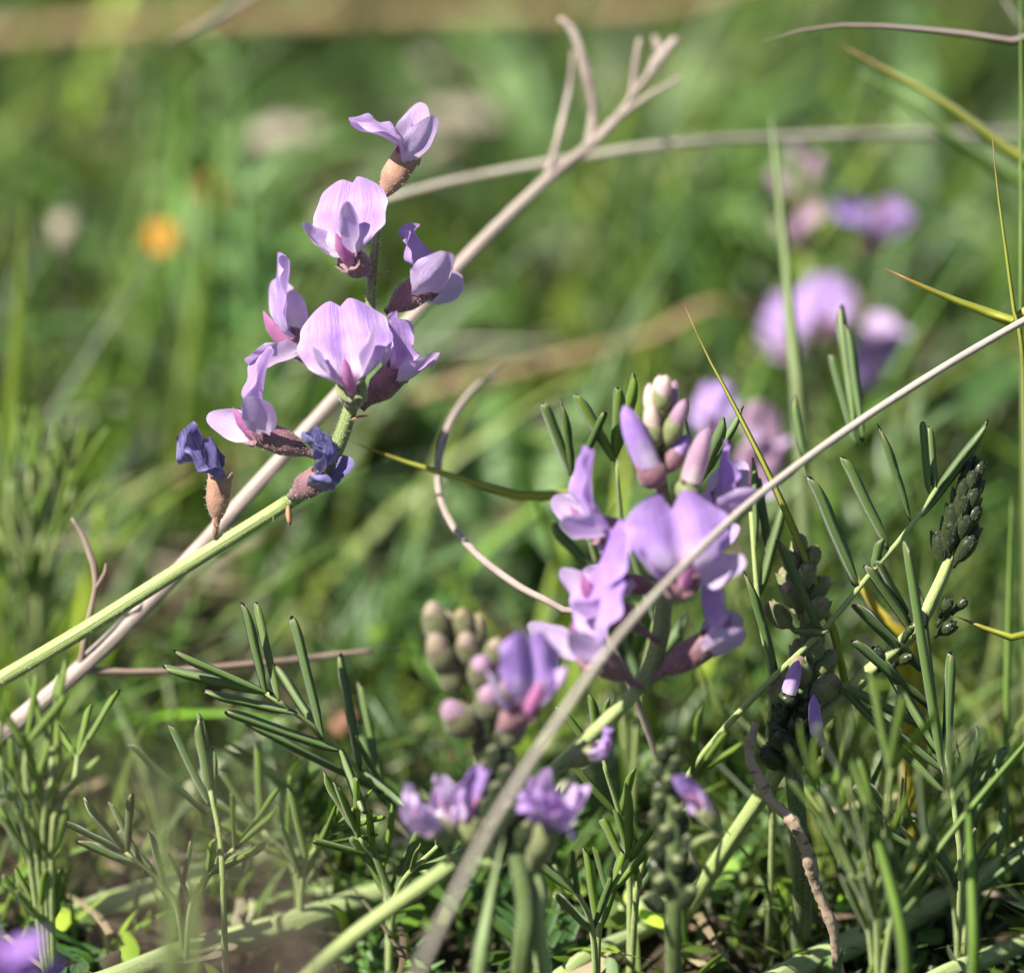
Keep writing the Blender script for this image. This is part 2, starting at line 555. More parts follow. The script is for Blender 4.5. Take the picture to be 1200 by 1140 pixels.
def patch(x, y):
    """neighbouring plants share a tone"""
    r = np.sin(x * 0.09 + 1.3 * np.sin(y * 0.06)) + np.sin(y * 0.11 + 1.5 * np.sin(x * 0.08 + 1.0) + 2.0)
    return 1 + 0.25 * r[:, None] * np.array([1.5, 1.2, 0.8])


def randdir(n, lean):
    a = rng.random(n) * 2 * np.pi
    l = np.abs(rng.normal(size=n)) * lean
    d = np.stack([np.cos(a) * np.sin(l), np.sin(a) * np.sin(l), np.cos(l)], 1)
    return d, a


GREENS = [(0.030, 0.085, 0.010), (0.062, 0.145, 0.012), (0.11, 0.215, 0.014), (0.17, 0.27, 0.02), (0.04, 0.105, 0.022), (0.12, 0.20, 0.055), (0.23, 0.31, 0.04)]


def field(n, x0, x1, y0, y1, clump=0.0, cs=25):
    x = rng.uniform(x0, x1, n)
    y = rng.uniform(y0, y1, n)
    if clump:
        m = max(6, int(n / 28))
        cx, cy = rng.uniform(x0, x1, m), rng.uniform(y0, y1, m)
        k = rng.integers(0, m, n)
        s = rng.random(n) < clump
        x = np.where(s, cx[k] + rng.normal(size=n) * cs, x)
        y = np.where(s, cy[k] + rng.normal(size=n) * cs, y)
    return x, y


def grass_part(n, x0, x1, y0, y1, hmul, wid, lean=0.35, cols=GREENS, clump=0.6):
    x, y = field(n, x0, x1, y0, y1, clump, 9)
    h = headroom(y) * relief(x, y) * hmul * rng.uniform(0.5, 1.15, n)
    d, a = randdir(n, lean)
    bend = np.stack([np.cos(a), np.sin(a), -np.ones(n) * 0.6], 1) * rng.uniform(0.05, 0.45, (n, 1))
    side = np.stack([-np.sin(a + 0.5), np.cos(a + 0.5), np.zeros(n)], 1)
    return ribbons(np.stack([x, y, np.full(n, -1.0)], 1), d, bend, h, rng.uniform(0.6, 1.2, n) * wid, side, colours(n, cols) * patch(x, y))


def oval_part(n, x0, x1, y0, y1, size, cols, zmul=0.8):
    x, y = field(n, x0, x1, y0, y1, 0.8, 14)
    z = headroom(y) * relief(x, y) * rng.uniform(0.1, zmul, n)
    a = rng.random(n) * 2 * np.pi
    e = rng.normal(0.25, 0.4, n)
    d = np.stack([np.cos(a) * np.cos(e), np.sin(a) * np.cos(e), np.sin(e)], 1)
    side = np.stack([-np.sin(a), np.cos(a), rng.normal(size=n) * 0.3], 1)
    bend = np.stack([np.zeros(n), np.zeros(n), -rng.uniform(0, 0.35, n)], 1)
    L = rng.uniform(0.6, 1.4, n) * size
    v1 = ribbons(np.stack([x, y, z], 1), d, bend, L, L * rng.uniform(0.35, 0.65, n), side, colours(n, cols) * patch(x, y), 5, True, 0.2)
    # stalk
    foot = np.stack([x - np.cos(a) * 4, y - np.sin(a) * 4, np.full(n, -1.0)], 1)
    top = np.stack([x, y, z], 1)
    dd = top - foot
    ln = np.linalg.norm(dd, axis=1)
    v2 = ribbons(foot, dd / ln[:, None], np.zeros((n, 3)), ln, np.full(n, 0.9), side, colours(n, [(0.16, 0.22, 0.06)]), 3)
    return [v1, v2]


def frond_part(n, x0, x1, y0, y1, hmul, cols):
    """pinnate leaves with narrow leaflets"""
    x, y = field(n, x0, x1, y0, y1, 0.7, 12)
    h = np.maximum(headroom(y) * relief(x, y) * hmul * rng.uniform(0.7, 1.25, n), 9)
    d, a = randdir(n, 0.75)
    bend = np.stack([np.cos(a), np.sin(a), -np.ones(n) * 0.7], 1) * rng.uniform(0.1, 0.4, (n, 1))
    base = np.stack([x, y, np.full(n, -1.0)], 1)
    side = np.stack([-np.sin(a), np.cos(a), np.zeros(n)], 1)
    c = colours(n, cols)
    out = [ribbons(base, d, bend, h, np.full(n, 0.8), side, c * 1.3)]
    for k in range(9):
        s = 0.3 + 0.7 * k / 8
        p = base + h[:, None] * (d * s + bend * s * s)
        tg = d + 2 * bend * s
        tg /= np.linalg.norm(tg, axis=1)[:, None]
        for sg in (-1, 1):
            ld = tg * 0.8 + side * sg * 0.75 + rng.normal(size=(n, 3)) * 0.15 + np.array([0, 0, 0.2])
            ld /= np.linalg.norm(ld, axis=1)[:, None]
            nn = np.cross(ld, side) + rng.normal(size=(n, 3)) * 0.3
            out.append(ribbons(p, ld, rng.normal(size=(n, 3)) * 0.06, rng.uniform(6, 10, n), rng.uniform(1.0, 1.5, n), np.cross(ld, nn), c, 4, True, 0.35))
    return out


X0, X1 = -260, 260
def fine_part(n, x0, x1, y0, y1, h0, h1, wid, lean=0.5):
    x, y = field(n, x0, x1, y0, y1, 0.7, 5)
    d, a = randdir(n, lean)
    bend = np.stack([np.cos(a), np.sin(a), -np.ones(n) * 0.5], 1) * rng.uniform(0.02, 0.35, (n, 1))
    side = np.stack([np.ones(n), rng.normal(size=n) * 0.4, np.zeros(n)], 1)
    return ribbons(np.stack([x, y, np.full(n, -1.0)], 1), d, bend, rng.uniform(h0, h1, n), rng.uniform(0.6, 1.3, n) * wid, side,
                   colours(n, [(0.12, 0.20, 0.03), (0.22, 0.29, 0.05), (0.30, 0.34, 0.09), (0.08, 0.15, 0.03), (0.2, 0.27, 0.12)]), 8)


mass("meadow_grass",
     [grass_part(7000, X0, X1, 30, 330, 1.15, 1.5, 0.6), grass_part(3600, X0, X1, 330, 800, 1.15, 2.2, 0.55),
      grass_part(4200, X0, X1, -120, 45, 1.05, 1.1, 0.6), grass_part(1200, X0, X1, -500, -120, 0.5, 1.4, 0.5),
      fine_part(460, 26, 110, -4, 55, 12, 36, 0.8), fine_part(240, -110, -18, -4, 50, 8, 26, 0.8), fine_part(90, -20, 30, 0, 45, 8, 18, 0.7), fine_part(60, 30, 90, 50, 90, 30, 50, 0.9, 0.3)],
     M['grass_mass'], "short green meadow grass covering the ground behind the flowers", "grass")
mass("ground_cover_leaves",
     oval_part(650, X0, X1, 40, 360, 10, GREENS + [(0.22, 0.32, 0.10)]) + oval_part(500, X0, X1, 360, 800, 18, GREENS) + oval_part(900, X0, X1, -50, 50, 5, GREENS, 0.6),
     M['grass_mass'], "low oval green leaves of small plants growing between the grass", "ground cover")
mass("feathery_leaves",
     frond_part(520, X0, X1, 25, 420, 1.0, [(0.05, 0.12, 0.03), (0.09, 0.18, 0.04), (0.12, 0.2, 0.07)]) + frond_part(110, X0, X1, -60, 30, 0.9, [(0.05, 0.12, 0.03), (0.09, 0.18, 0.03)]),
     M['grass_mass'], "feathery green pinnate leaves crowding the ground among the grass", "ground cover")


def litter_part(n, x0, x1, y0, y1, L, W, oval=False):
    x, y = field(n, x0, x1, y0, y1)
    a = rng.random(n) * 2 * np.pi
    d = np.stack([np.cos(a), np.sin(a), rng.normal(size=n) * 0.12], 1)
    side = np.stack([-np.sin(a), np.cos(a), rng.normal(size=n) * 0.4], 1)
    bend = np.stack([-np.sin(a), np.cos(a), rng.normal(size=n) * 0.3], 1) * rng.normal(size=(n, 1)) * 0.25
    return ribbons(np.stack([x, y, rng.uniform(0.5, 7, n)], 1), d, bend, rng.uniform(0.4, 1.3, n) * L, rng.uniform(0.5, 1.4, n) * W, side,
                   colours(n, [(0.20, 0.145, 0.085), (0.33, 0.27, 0.17), (0.12, 0.075, 0.045), (0.24, 0.15, 0.095), (0.36, 0.31, 0.21)]) * (0.7 if oval else 1.0), 7, oval, 0.55 if oval else 0.2)


def straw_part(n, x0, x1, y0, y1, L, W):
    x, y = field(n, x0, x1, y0, y1)
    a = rng.normal(0.55, 0.5, n)
    e = np.abs(rng.normal(0.25, 0.2, n))
    d = np.stack([np.cos(a) * np.cos(e), np.sin(a) * np.cos(e), np.sin(e)], 1)
    side = np.stack([-np.sin(a), np.cos(a), rng.normal(size=n) * 0.4], 1)
    bend = np.stack([rng.normal(size=n) * 0.12, rng.normal(size=n) * 0.12, -np.sin(e) * 0.6], 1)
    return ribbons(np.stack([x, y, rng.uniform(0, 12, n)], 1), d, bend, rng.uniform(0.5, 1.3, n) * L, rng.uniform(0.5, 1.4, n) * W, side,
                   colours(n, [(0.42, 0.36, 0.24), (0.50, 0.45, 0.33), (0.30, 0.22, 0.13), (0.36, 0.38, 0.17)]), 8, False, 0.3)


mass("dry_litter", [straw_part(170, X0, X1, 55, 340, 75, 1.5), straw_part(70, X0, X1, 340, 800, 100, 2.2), straw_part(60, X0, X1, 0, 55, 22, 0.7), litter_part(1500, X0, X1, -120, 420, 22, 1.0), litter_part(620, X0, X1, -60, 420, 9, 4.0, True)], M['litter'],
     "brown dead leaves and straw bits littering the soil", "litter")


# ------------------------------------------------------------------ flowers
def wob(shape, amp, seed, fx=2.2, fy=2.6):
    r = np.random.default_rng(seed)
    a = r.uniform(0, 6.28, 6)
    s = np.linspace(0, 1, shape[0])[:, None]
    t = np.linspace(-1, 1, shape[1])[None]
    return amp * (np.sin(fx * t * 2 + a[0] + s * 2 * a[1] / 3) * np.sin(fy * s * 2 + a[2]) + 0.5 * np.sin(5.1 * t + a[3] + 4.3 * s + a[4]))


def grid_faces(n, m):
    return [[i * m + j, i * m + j + 1, (i + 1) * m + j + 1, (i + 1) * m + j] for i in range(n - 1) for j in range(m - 1)]


NS, MT = 19, 17


def banner_data(L=9.5, W=9.5, theta=95, notch=0.10, groove=0.8, cup=-1.2, fold=0.0, wobble=0.25, seed=1, curl=-15, z0=4.6):
    s = np.linspace(0, 1, NS)
    t = np.linspace(-1, 1, MT)
    fine = np.linspace(0, L + 2.6, 80)
    q = np.clip((fine - 1.2) / 2.6, 0, 1)
    phi = math.radians(theta) * q * q * (3 - 2 * q) + math.radians(curl) * np.clip((fine - 4) / L, 0, 1.2)
    dl = fine[1] - fine[0]
    cz = z0 + np.concatenate([[0], np.cumsum(np.cos(phi[:-1]) * dl)])
    cy = 0.7 + np.concatenate([[0], np.cumsum(np.sin(phi[:-1]) * dl)])
    NC = 3                                   # rows of the claw, then a round blade
    q = np.clip((np.arange(NS) - NC) / (NS - 1 - NC), 0, 1) * 2 - 1
    dx = t[None] * np.sqrt(1 - q[:, None] ** 2 / 2)
    dy = q[:, None] * np.sqrt(1 - t[None] ** 2 / 2)
    dy = dy - notch * 2 * np.exp(-(t[None] / 0.15) ** 2) * np.clip(q[:, None], 0, 1) ** 2
    taper = 1 + 0.06 * dy
    a = 1.9 + (dy + 1) / 2 * L
    x = dx * taper * W / 2
    cl = np.linspace(0, 1, NC, endpoint=False)
    a[:NC] = (cl * 1.9)[:, None] * np.ones((1, MT))
    x[:NC] = t[None] * (0.55 + 0.75 * cl[:, None] ** 2)
    y = np.interp(a, fine, cy)
    z = np.interp(a, fine, cz)
    ph = np.interp(a, fine, phi)
    k = np.clip((s - 0.15) / 0.3, 0, 1)[:, None]
    tt = np.abs(t)[None]
    k = np.clip((np.arange(NS) - 2) / 5, 0, 1)[:, None]
    disp = k * (groove * (1 - np.exp(-(t[None] / 0.24) ** 2)) + cup * tt ** 2 * (0.5 + 0.5 * s[:, None]))
    disp = disp + wob((NS, MT), wobble, seed) * k
    disp = disp + 0.30 * k * tt ** 3 * np.sin(s[:, None] * 13 + seed * 1.7 + 2.0 * np.sign(t)[None])
    x = x * (1 + 0.035 * np.sin(s[:, None] * 17 + seed) * k)
    if fold:
        ang = fold * k * np.ones_like(x)
        disp = disp + np.abs(x) * np.sin(ang)
        x = x * np.cos(ang)
    v = np.stack([x, y - np.cos(ph) * disp, z + np.sin(ph) * disp], -1).reshape(-1, 3)
    uv = np.stack([np.abs(t)[None] * np.ones((NS, 1)), s[:, None] * np.ones((1, MT))], -1).reshape(-1, 2)
    return v, grid_faces(NS, MT), uv


def wing_data(sg, L=8.2, W=3.6, spread=18, lift=10, bow=0.8, seed=1, z0=4.9, dz=0.0, curl=0.0, wobble=0.15, notch=0.0):
    n, m = 13, 9
    s = np.linspace(0, 1, n)
    t = np.linspace(-1, 1, m)
    sp, lf = math.radians(spread), math.radians(lift)
    d = unit([sg * math.sin(sp), math.sin(lf), math.cos(sp) * math.cos(lf)])
    wv = unit(np.cross(d, np.cross([0, 1, 0], d)))
    wv = unit(wv * 0.9 + np.array([sg * 0.45, 0, 0]))
    wv = unit(wv - d * np.dot(wv, d))
    nr = np.cross(d, wv)
    if nr[0] * sg < 0:
        nr = -nr
    top = 1 - 0.24 * np.abs(t) ** 2.4 - notch * np.exp(-((t - 0.15) / 0.2) ** 2)
    a = s[:, None] * top[None]
    ws = np.interp(s, [0, 0.2, 0.35, 0.55, 0.8, 1], [0.14, 0.24, 0.62, 0.95, 1.0, 0.80]) * W / 2
    w = t[None] * ws[:, None]
    disp = bow * (np.sin(np.pi * a * 0.9)) - 0.22 * w ** 2 * np.clip(s[:, None] * 2, 0, 1) + curl * a ** 2 * L * 0.5 + wob((n, m), wobble, seed) + 0.22 * np.abs(t)[None] ** 3 * np.sin(s[:, None] * 10 + seed)
    base = np.array([sg * 0.55, 0.1, z0 + dz])
    v = base + (a * L)[..., None] * d + w[..., None] * wv + disp[..., None] * nr
    uv = np.stack([np.abs(t)[None] * np.ones((n, 1)), s[:, None] * np.ones((1, m))], -1).reshape(-1, 2)
    return v.reshape(-1, 3), grid_faces(n, m), uv


def keel_data(L=5.4, H=2.2, W=1.5, z0=4.8, up=0.35):
    n, m = 11, 9
    s = np.linspace(0, 1, n)
    t = np.linspace(-1, 1, m)
    prof = np.interp(s, [0, 0.25, 0.5, 0.8, 1], [0.75, 0.9, 1.0, 0.85, 0.12])
    v, uv = [], []
    for i in range(n):
        for j in range(m):
            a = t[j] * 1.9
            x = math.sin(a) * W / 2 * prof[i] * (1.0 if abs(t[j]) < 0.7 else 0.8)
            y = -math.cos(a) * H / 2 * prof[i] - 0.2 + up * L * s[i] ** 2
            v.append((x, y, z0 + L * s[i]))
            uv.append((abs(t[j]), 1 - s[i] if s[i] > 0.5 else s[i]))
    uv = [(q[0], s[k // m]) for k, q in enumerate(uv)]
    return np.array(v), grid_faces(n, m), np.array(uv)


def calyx_data(ped=1.4, L=5.0, r0=0.95, r1=1.75, teeth=0.9, flare=0.0, n=14, seg=15, pr=0.38):
    v, uv, f = [], [], []
    prof = [(0, pr), (ped * 0.6, pr), (ped, pr * 1.3)]
    for k in range(1, n - 2):
        q = k / (n - 3)
        prof.append((ped + L * q, np.interp(q, [0, 0.15, 0.45, 0.75, 1.0], [pr * 1.3, r0, r1 * 0.98, r1, r1 * 0.98 + flare])))
    ang = np.linspace(0, 2 * np.pi, seg, endpoint=False)
    for k, (z, r) in enumerate(prof):
        for a in ang:
            gib = 1 + 0.10 * math.sin(a) * min(1, k / 5)
            v.append((math.cos(a) * r * 0.94, math.sin(a) * r * gib, z))
            uv.append((abs(a / math.pi - 1), z / (ped + L)))
    for (dz, tl, rr) in ((0.45, 0.5, 1.0), (0.95, 1.0, 0.96)):
        for a in ang:
            tooth = max(0, math.cos(a * 5)) ** 0.7
            z = ped + L + teeth * dz * tooth
            r = prof[-1][1] * (rr + 0.02 * tooth)
            v.append((math.cos(a) * r * 0.94, math.sin(a) * r * 1.08, z))
            uv.append((abs(a / math.pi - 1), 1))
    for a in ang:
        v.append((math.cos(a) * 0.4, math.sin(a) * 0.4, ped + L - 0.5))
        uv.append((0.5, 0.6))
    rings = len(v) // seg
    for i in range(rings - 1):
        for j in range(seg):
            f.append([i * seg + j, i * seg + (j + 1) % seg, (i + 1) * seg + (j + 1) % seg, (i + 1) * seg + j])
    f.append(list(range(seg))[::-1])
    f.append([(rings - 1) * seg + j for j in range(seg)])
    return np.array(v, float), f, np.array(uv)


def frame_matrix(origin, axis, dorsal, scale, rel):
    z = unit(axis)
    y = np.asarray(dorsal, float)
    y = unit(y - z * np.dot(y, z))
    x = np.cross(y, z)
    m = Matrix(((x[0], y[0], z[0], 0), (x[1], y[1], z[1], 0), (x[2], y[2], z[2], 0), (0, 0, 0, 1)))
    m = m @ Matrix.Scale(scale, 4)
    m.translation = Vector((np.asarray(origin) - rel) * 0.001)
    return m


FN = [0]


def flower(parent, base, axis, dorsal, scale=1.0, calyx='calyx_mauve', pet='petal', wing='petal_wing', keel='petal_keel',
           cal=None, ban=None, wng=None, wng2=None, kl=True, label=None, wilt=0.0, nobanner=False):
    FN[0] += 1
    sd = FN[0]
    r = random.Random(sd)
    c = dict(ped=1.4, L=5.0)
    c.update(cal or {})
    v, f, uv = calyx_data(**c)
    z0 = c['ped'] + c['L'] - 1.8
    o = link("flower", mesh_from("flower", v, f, uv), M[calyx], parent, mw=frame_matrix(base, axis, dorsal, scale, ORI[parent.name]))
    if label:
        o["label"] = label
    if not nobanner:
        b = dict(seed=sd, z0=z0, W=9.0 * r.uniform(0.95, 1.05), wobble=0.34)
        b.update(ban or {})
        v, f, uv = banner_data(**b)
        if wilt:
            v = crumple(v, wilt, sd)
        link("banner_petal", mesh_from("banner_petal", v, f, uv), M[pet], o)
    for sg in (-1, 1):
        w = dict(seed=sd * 3 + sg, z0=z0 + 0.2, spread=r.uniform(12, 26), lift=r.uniform(2, 16))
        w.update(wng or {})
        if sg > 0 and wng2:
            w.update(wng2)
        v, f, uv = wing_data(sg, **w)
        if wilt:
            v = crumple(v, wilt, sd + sg)
        link("wing_petal", mesh_from("wing_petal", v, f, uv), M[wing], o)
    if kl:
        v, f, uv = keel_data(z0=z0 + 0.2)
        link("keel_petal", mesh_from("keel_petal", v, f, uv), M[keel], o)
    return o


def crumple(v, amp, seed):
    r = np.random.default_rng(seed)
    out = v.copy()
    for k in range(5):
        w = r.normal(size=3) * (0.7 + 0.5 * k)
        out = out + amp / (1 + 0.6 * k) * np.sin(v @ w + r.uniform(0, 6))[:, None] * unit(r.normal(size=3))
    return out


def bud(parent, base, axis, L=4.2, R=1.35, calyx='calyx_green', pet='petal_cream', tip=0.35, cover=0.72, scale=1.0):
    """closed bud: an egg of petals in its calyx"""
    ped = 0.9
    v, f, uv = calyx_data(ped=ped, L=L * cover, r0=R * 0.7, r1=R, teeth=L * 0.16, flare=-R * 0.16, n=10, seg=15, pr=0.3)
    o = link("flower_bud", mesh_from("flower_bud", v, f, uv), M[calyx], parent, mw=frame_matrix(base, axis, V(0.3, 0.2, 0.9), scale, ORI[parent.name]))
    n, m = 10, 12
    vv, uu = [], []
    for i in range(n):
        q = i / (n - 1)
        z = ped + L * 0.35 + L * (0.65 + tip) * q
        rad = R * 0.93 * (1 - max(0, (q - 0.25) / 0.75) ** 2.2) ** 0.6 + 0.02
        for j in range(m):
            a = 2 * math.pi * j / m
            vv.append((math.cos(a) * rad * 0.8, math.sin(a) * rad + 0.25 * R * q * q, z))
            uu.append((abs(j / m * 2 - 1), q))
    ff = [[i * m + j, i * m + (j + 1) % m, (i + 1) * m + (j + 1) % m, (i + 1) * m + j] for i in range(n - 1) for j in range(m)]
    ff.append([(n - 1) * m + j for j in range(m)])
    link("petal_tip", mesh_from("petal_tip", np.array(vv), ff, np.array(uu)), M[pet], o)
    return o


def bud_spike(plant, top, bot, n, L, R, calyx, pet, tip=0.05, cover=0.82, spread=0.5, wid=5.0):
    a, b = np.asarray(bot), np.asarray(top)
    ax = unit(b - a)
    sx = unit(np.cross(ax, FWD))
    for k in range(n):
        q = k / (n - 1)
        th = k * 2.399
        w = 1 - 0.65 * q
        off = (sx * math.cos(th) - FWD * math.sin(th)) * 0.5
        d = unit(ax * (0.75 + 0.5 * q) + (sx * math.cos(th) - FWD * math.sin(th)) * spread * w)
        bud(plant, a + (b - a) * q * 0.95 + off, d, L=L * (1 - 0.35 * q), R=R * (1 - 0.3 * q), calyx=calyx, pet=pet, tip=tip, cover=cover)


def bract(parent, base, dirv, L=2.2, W=0.9):
    v, f, uv = blade_data([base, base + dirv * L * 0.5, base + dirv * L + np.array([0, 0, -0.3])], W, n=6, prof='oval', fold=0.3, thick=0.05)
    link("bract", mesh_from("bract", v - ORI[parent.name], f, uv), M['bract'], parent)


# ------------------------------------------------------------------ pinnate leaves
LEAFLETS = []
for k in range(4):
    bendv = [0.08, 0.22, -0.18, 0.3][k]
    v_, f_, uv_ = blade_data([(0, 0, 0), (bendv * 0.6, 0, 0.5), (bendv * 0.1, 0, 1.0)], 1.0, n=13, prof='linear', fold=0.30, hint=np.array([0, 1.0, 0]), thick=0.16)
    v_ = v_ * np.array([1, 1, 1.0])
    LEAFLETS.append((v_, f_, uv_))
LEAF_ME = {}


def leaflet(parent, a, b, width=1.35, mat='leaflet', face=None, rel=None):
    k = random.randrange(4)
    key = (k, mat)
    if key not in LEAF_ME:
        v, f, uv = LEAFLETS[k]
        me = mesh_from("leaflet", v, f, uv)
        me.materials.append(M[mat])
        LEAF_ME[key] = me
    z = np.asarray(b, float) - a
    L = np.linalg.norm(z)
    z /= L
    fc = face if face is not None else V(random.uniform(-0.6, 0.6), random.uniform(0.0, 0.9), random.uniform(0.3, 1.0))
    y = unit(fc - z * np.dot(fc, z))
    x = np.cross(y, z)
    m = Matrix(((x[0] * width, y[0] * width, z[0] * L, 0), (x[1] * width, y[1] * width, z[1] * L, 0), (x[2] * width, y[2] * width, z[2] * L, 0), (0, 0, 0, 1)))
    m.translation = Vector((np.asarray(a) - rel) * 0.001)
    return link("leaflet", LEAF_ME[key], None, parent, mw=m)


def leaf(parent, rachis, segs=None, mat='leaflet', pairs=0, llen=9, width=1.35, plane=None, r=0.38, start=0.25, stem='stem'):
    """a pinnate leaf of the plant: the rachis carries its leaflets"""
    path = spline(rachis, 30)
    v, f, uv = tube_data(rachis, [r * 1.15, r, r * 0.7], n=18, seg=7)
    org = ORI[parent.name]
    base = np.asarray(rachis[0], float)
    o = link("leaf", mesh_from("leaf", v - base, f, uv), M[stem], parent, loc=base - org)
    if segs:
        for q in segs:
            a, b = P(*q[0]), P(*q[1])
            leaflet(o, a, b, q[2] if len(q) > 2 else width, mat, rel=base)
    if pairs:
        T, N, B = frames(path, plane if plane is not None else V(0, 0.4, 0.9))
        for k in range(pairs):
            i = int((start + (1 - start) * k / max(1, pairs - 1)) * 29)
            for sg in (-1, 1):
                d = unit(T[i] * random.uniform(0.6, 1.1) + N[i] * sg * random.uniform(0.15, 0.6) + B[i] * random.uniform(-0.35, 0.45) + np.array([0, 0, random.uniform(0, 0.35)]))
                leaflet(o, path[i], path[i] + d * llen * random.uniform(0.8, 1.15), width * random.uniform(0.85, 1.15), mat, rel=base)
        d = unit(T[-1] + N[-1] * 0.1)
        leaflet(o, path[-1], path[-1] + d * llen, width, mat, rel=base)
    return o


def from_ground(L, dx=0, dy=3):
    p = pts(L)
    return [drop(p[0], dx, dy)] + p


# ---- the flowering plant in focus
st = [(0, 796, 3), (100, 737, 2), (200, 674, 1), (300, 612, 0), (338, 588, 0), (372, 560, 0), (398, 515, 0), (413, 472, 0)]
c0 = pts(st)
left = pts([(-160, 885, 5), (-300, 965, 10)])
g0 = drop(left[-1], -16, 4)
A = thing("milkvetch", g0, "sharp lilac milkvetch raceme on a pale arching stem, two wilted blue flowers lowest", "flower", "milkvetch racemes in the meadow")
tube("stem", [g0, left[1], left[0]] + c0[:5], [1.0, 0.95, 0.9, 0.86, 0.8], M['stem'], A, n=60, seg=18, ribs=6, ribd=0.07)
tube("stem", pts([(334, 591, 0), (352, 578, 0), (376, 558, 0), (398, 515, 0), (413, 470, 0), (424, 430, 1), (433, 370, 2), (436, 320, 2), (441, 270, 2), (446, 235, 2)]),
     [0.8, 0.95, 0.95, 0.85, 0.72, 0.64, 0.58, 0.55, 0.48, 0.35], M['stem_dark'], A, n=60, seg=16, ribs=5, ribd=0.06)

flower(A, P(445, 236, 2), V(0.52, 0.82, 0.1), V(-0.85, 0.35, 0.25), 1.0, 'calyx_brown', cal=dict(ped=0.8, L=5.2, r1=1.65),
       ban=dict(theta=98, L=8.0, W=8.0, fold=0.5, groove=0.3, curl=10, notch=0.14), wng=dict(L=8.6, W=4.0, spread=22, lift=6), label="topmost flower seen from its side")
flower(A, P(436, 326, 2), V(-0.44, 0.36, 0.82), V(-0.12, 1, 0.0), 1.0, 'calyx_mauve', cal=dict(ped=1.6, L=4.2),
       ban=dict(theta=100, L=9.6, W=9.9, groove=1.3, cup=-1.3, curl=-24, notch=0.05, wobble=0.45), wng=dict(L=6.8, W=3.8, spread=26, lift=24, dz=1.4), wng2=dict(spread=10, lift=36, L=7.6), label="round flower facing the viewer")
flower(A, P(452, 366, 4), V(0.76, 0.48, 0.30), V(-0.5, 0.75, 0.2), 1.16, 'calyx_mauve', cal=dict(ped=0.8, L=4.0, r1=1.5), pet='petal',
       ban=dict(theta=95, L=6.5, W=7.5, wobble=0.8, curl=-60, fold=0.3), wng=dict(L=9.4, W=4.0, spread=30, lift=16), wng2=dict(spread=52, lift=-24, L=7.0, W=4.4), wilt=0.2)
flower(A, P(392, 425, 6), V(-0.86, 0.40, 0.15), V(0.62, 0.72, 0.1), 1.2, 'calyx_mauve', cal=dict(ped=1.2, L=3.6, r1=1.5),
       ban=dict(theta=70, L=8.5, W=7.5, fold=0.25), wng=dict(L=8.0, W=3.6, spread=34, lift=34), wng2=dict(spread=40, lift=-18))
flower(A, P(419, 476, -1), V(-0.12, 0.38, 0.92), V(-0.16, 1, 0.0), 1.08, 'calyx_green', cal=dict(ped=1.4, L=4.0),
       ban=dict(theta=100, L=9.8, W=10.2, groove=1.0, cup=-1.5, curl=-14, notch=0.08, wobble=0.4), wng=dict(L=6.6, W=3.6, spread=20, lift=24, dz=1.6), wng2=dict(spread=24, lift=34, L=8.4, W=4.0), label="largest round flower facing the viewer")
flower(A, P(424, 480, 1), V(0.68, 0.72, 0.05), V(-0.70, 0.30, 0.55), 1.0, 'calyx_mauve', cal=dict(ped=1.2, L=4.6, r1=1.75),
       ban=dict(theta=60, L=7.4, W=7.2, fold=0.5), wng=dict(L=8.0, W=3.8, spread=26, lift=6))
flower(A, P(385, 540, -2), V(-0.93, 0.36, 0.08), V(0.42, 0.90, 0.15), 1.06, 'calyx_mauve', cal=dict(ped=2.6, L=5.6, r1=1.55, teeth=1.6),
       ban=dict(theta=82, L=9.4, W=8.4, fold=0.62, groove=0.2, curl=8, notch=0.05), wng=dict(L=8.4, W=3.7, spread=24, lift=-6), wng2=dict(spread=34, lift=36, L=7.4), label="flower with a long dark purple calyx")
flower(A, P(252, 630, 0), V(0.10, 0.98, 0.1), V(-0.9, 0.1, 0.45), 1.0, 'calyx_brown', 'petal_blue', 'petal_blue', cal=dict(ped=2.2, L=5.0, r1=1.45, r0=1.0),
       ban=dict(theta=28, L=7.4, W=7.0, fold=-1.0, wobble=0.4, curl=20), wng=dict(L=6.4, W=3.6, spread=-2, lift=22), wilt=0.38, kl=False, label="wilted dark blue flower on its own stalk")
flower(A, P(338, 583, -1), V(0.78, 0.45, 0.35), V(-0.62, 0.75, 0.1), 0.95, 'calyx_mauve', 'petal_blue', 'petal_blue', cal=dict(ped=0.8, L=4.0, r1=1.7),
       ban=dict(theta=85, L=6.4, W=6.4, fold=0.7, wobble=0.5), wng=dict(L=5.6, W=3.6, spread=24, lift=-4), wilt=0.55, kl=False, label="shrivelled blue violet flower")
for (x, y, d, vv) in ((437, 318, 0, V(-0.9, 0.4, 0.3)), (438, 324, 0, V(0.85, 0.35, 0.2)), (338, 592, -1, V(0.1, -0.9, 0.3)), (411, 492, -1, V(0.9, 0.35, 0.2)), (256, 626, 0, V(-0.3, 0.8, 0.3))):
    bract(A, P(x, y, d), vv)

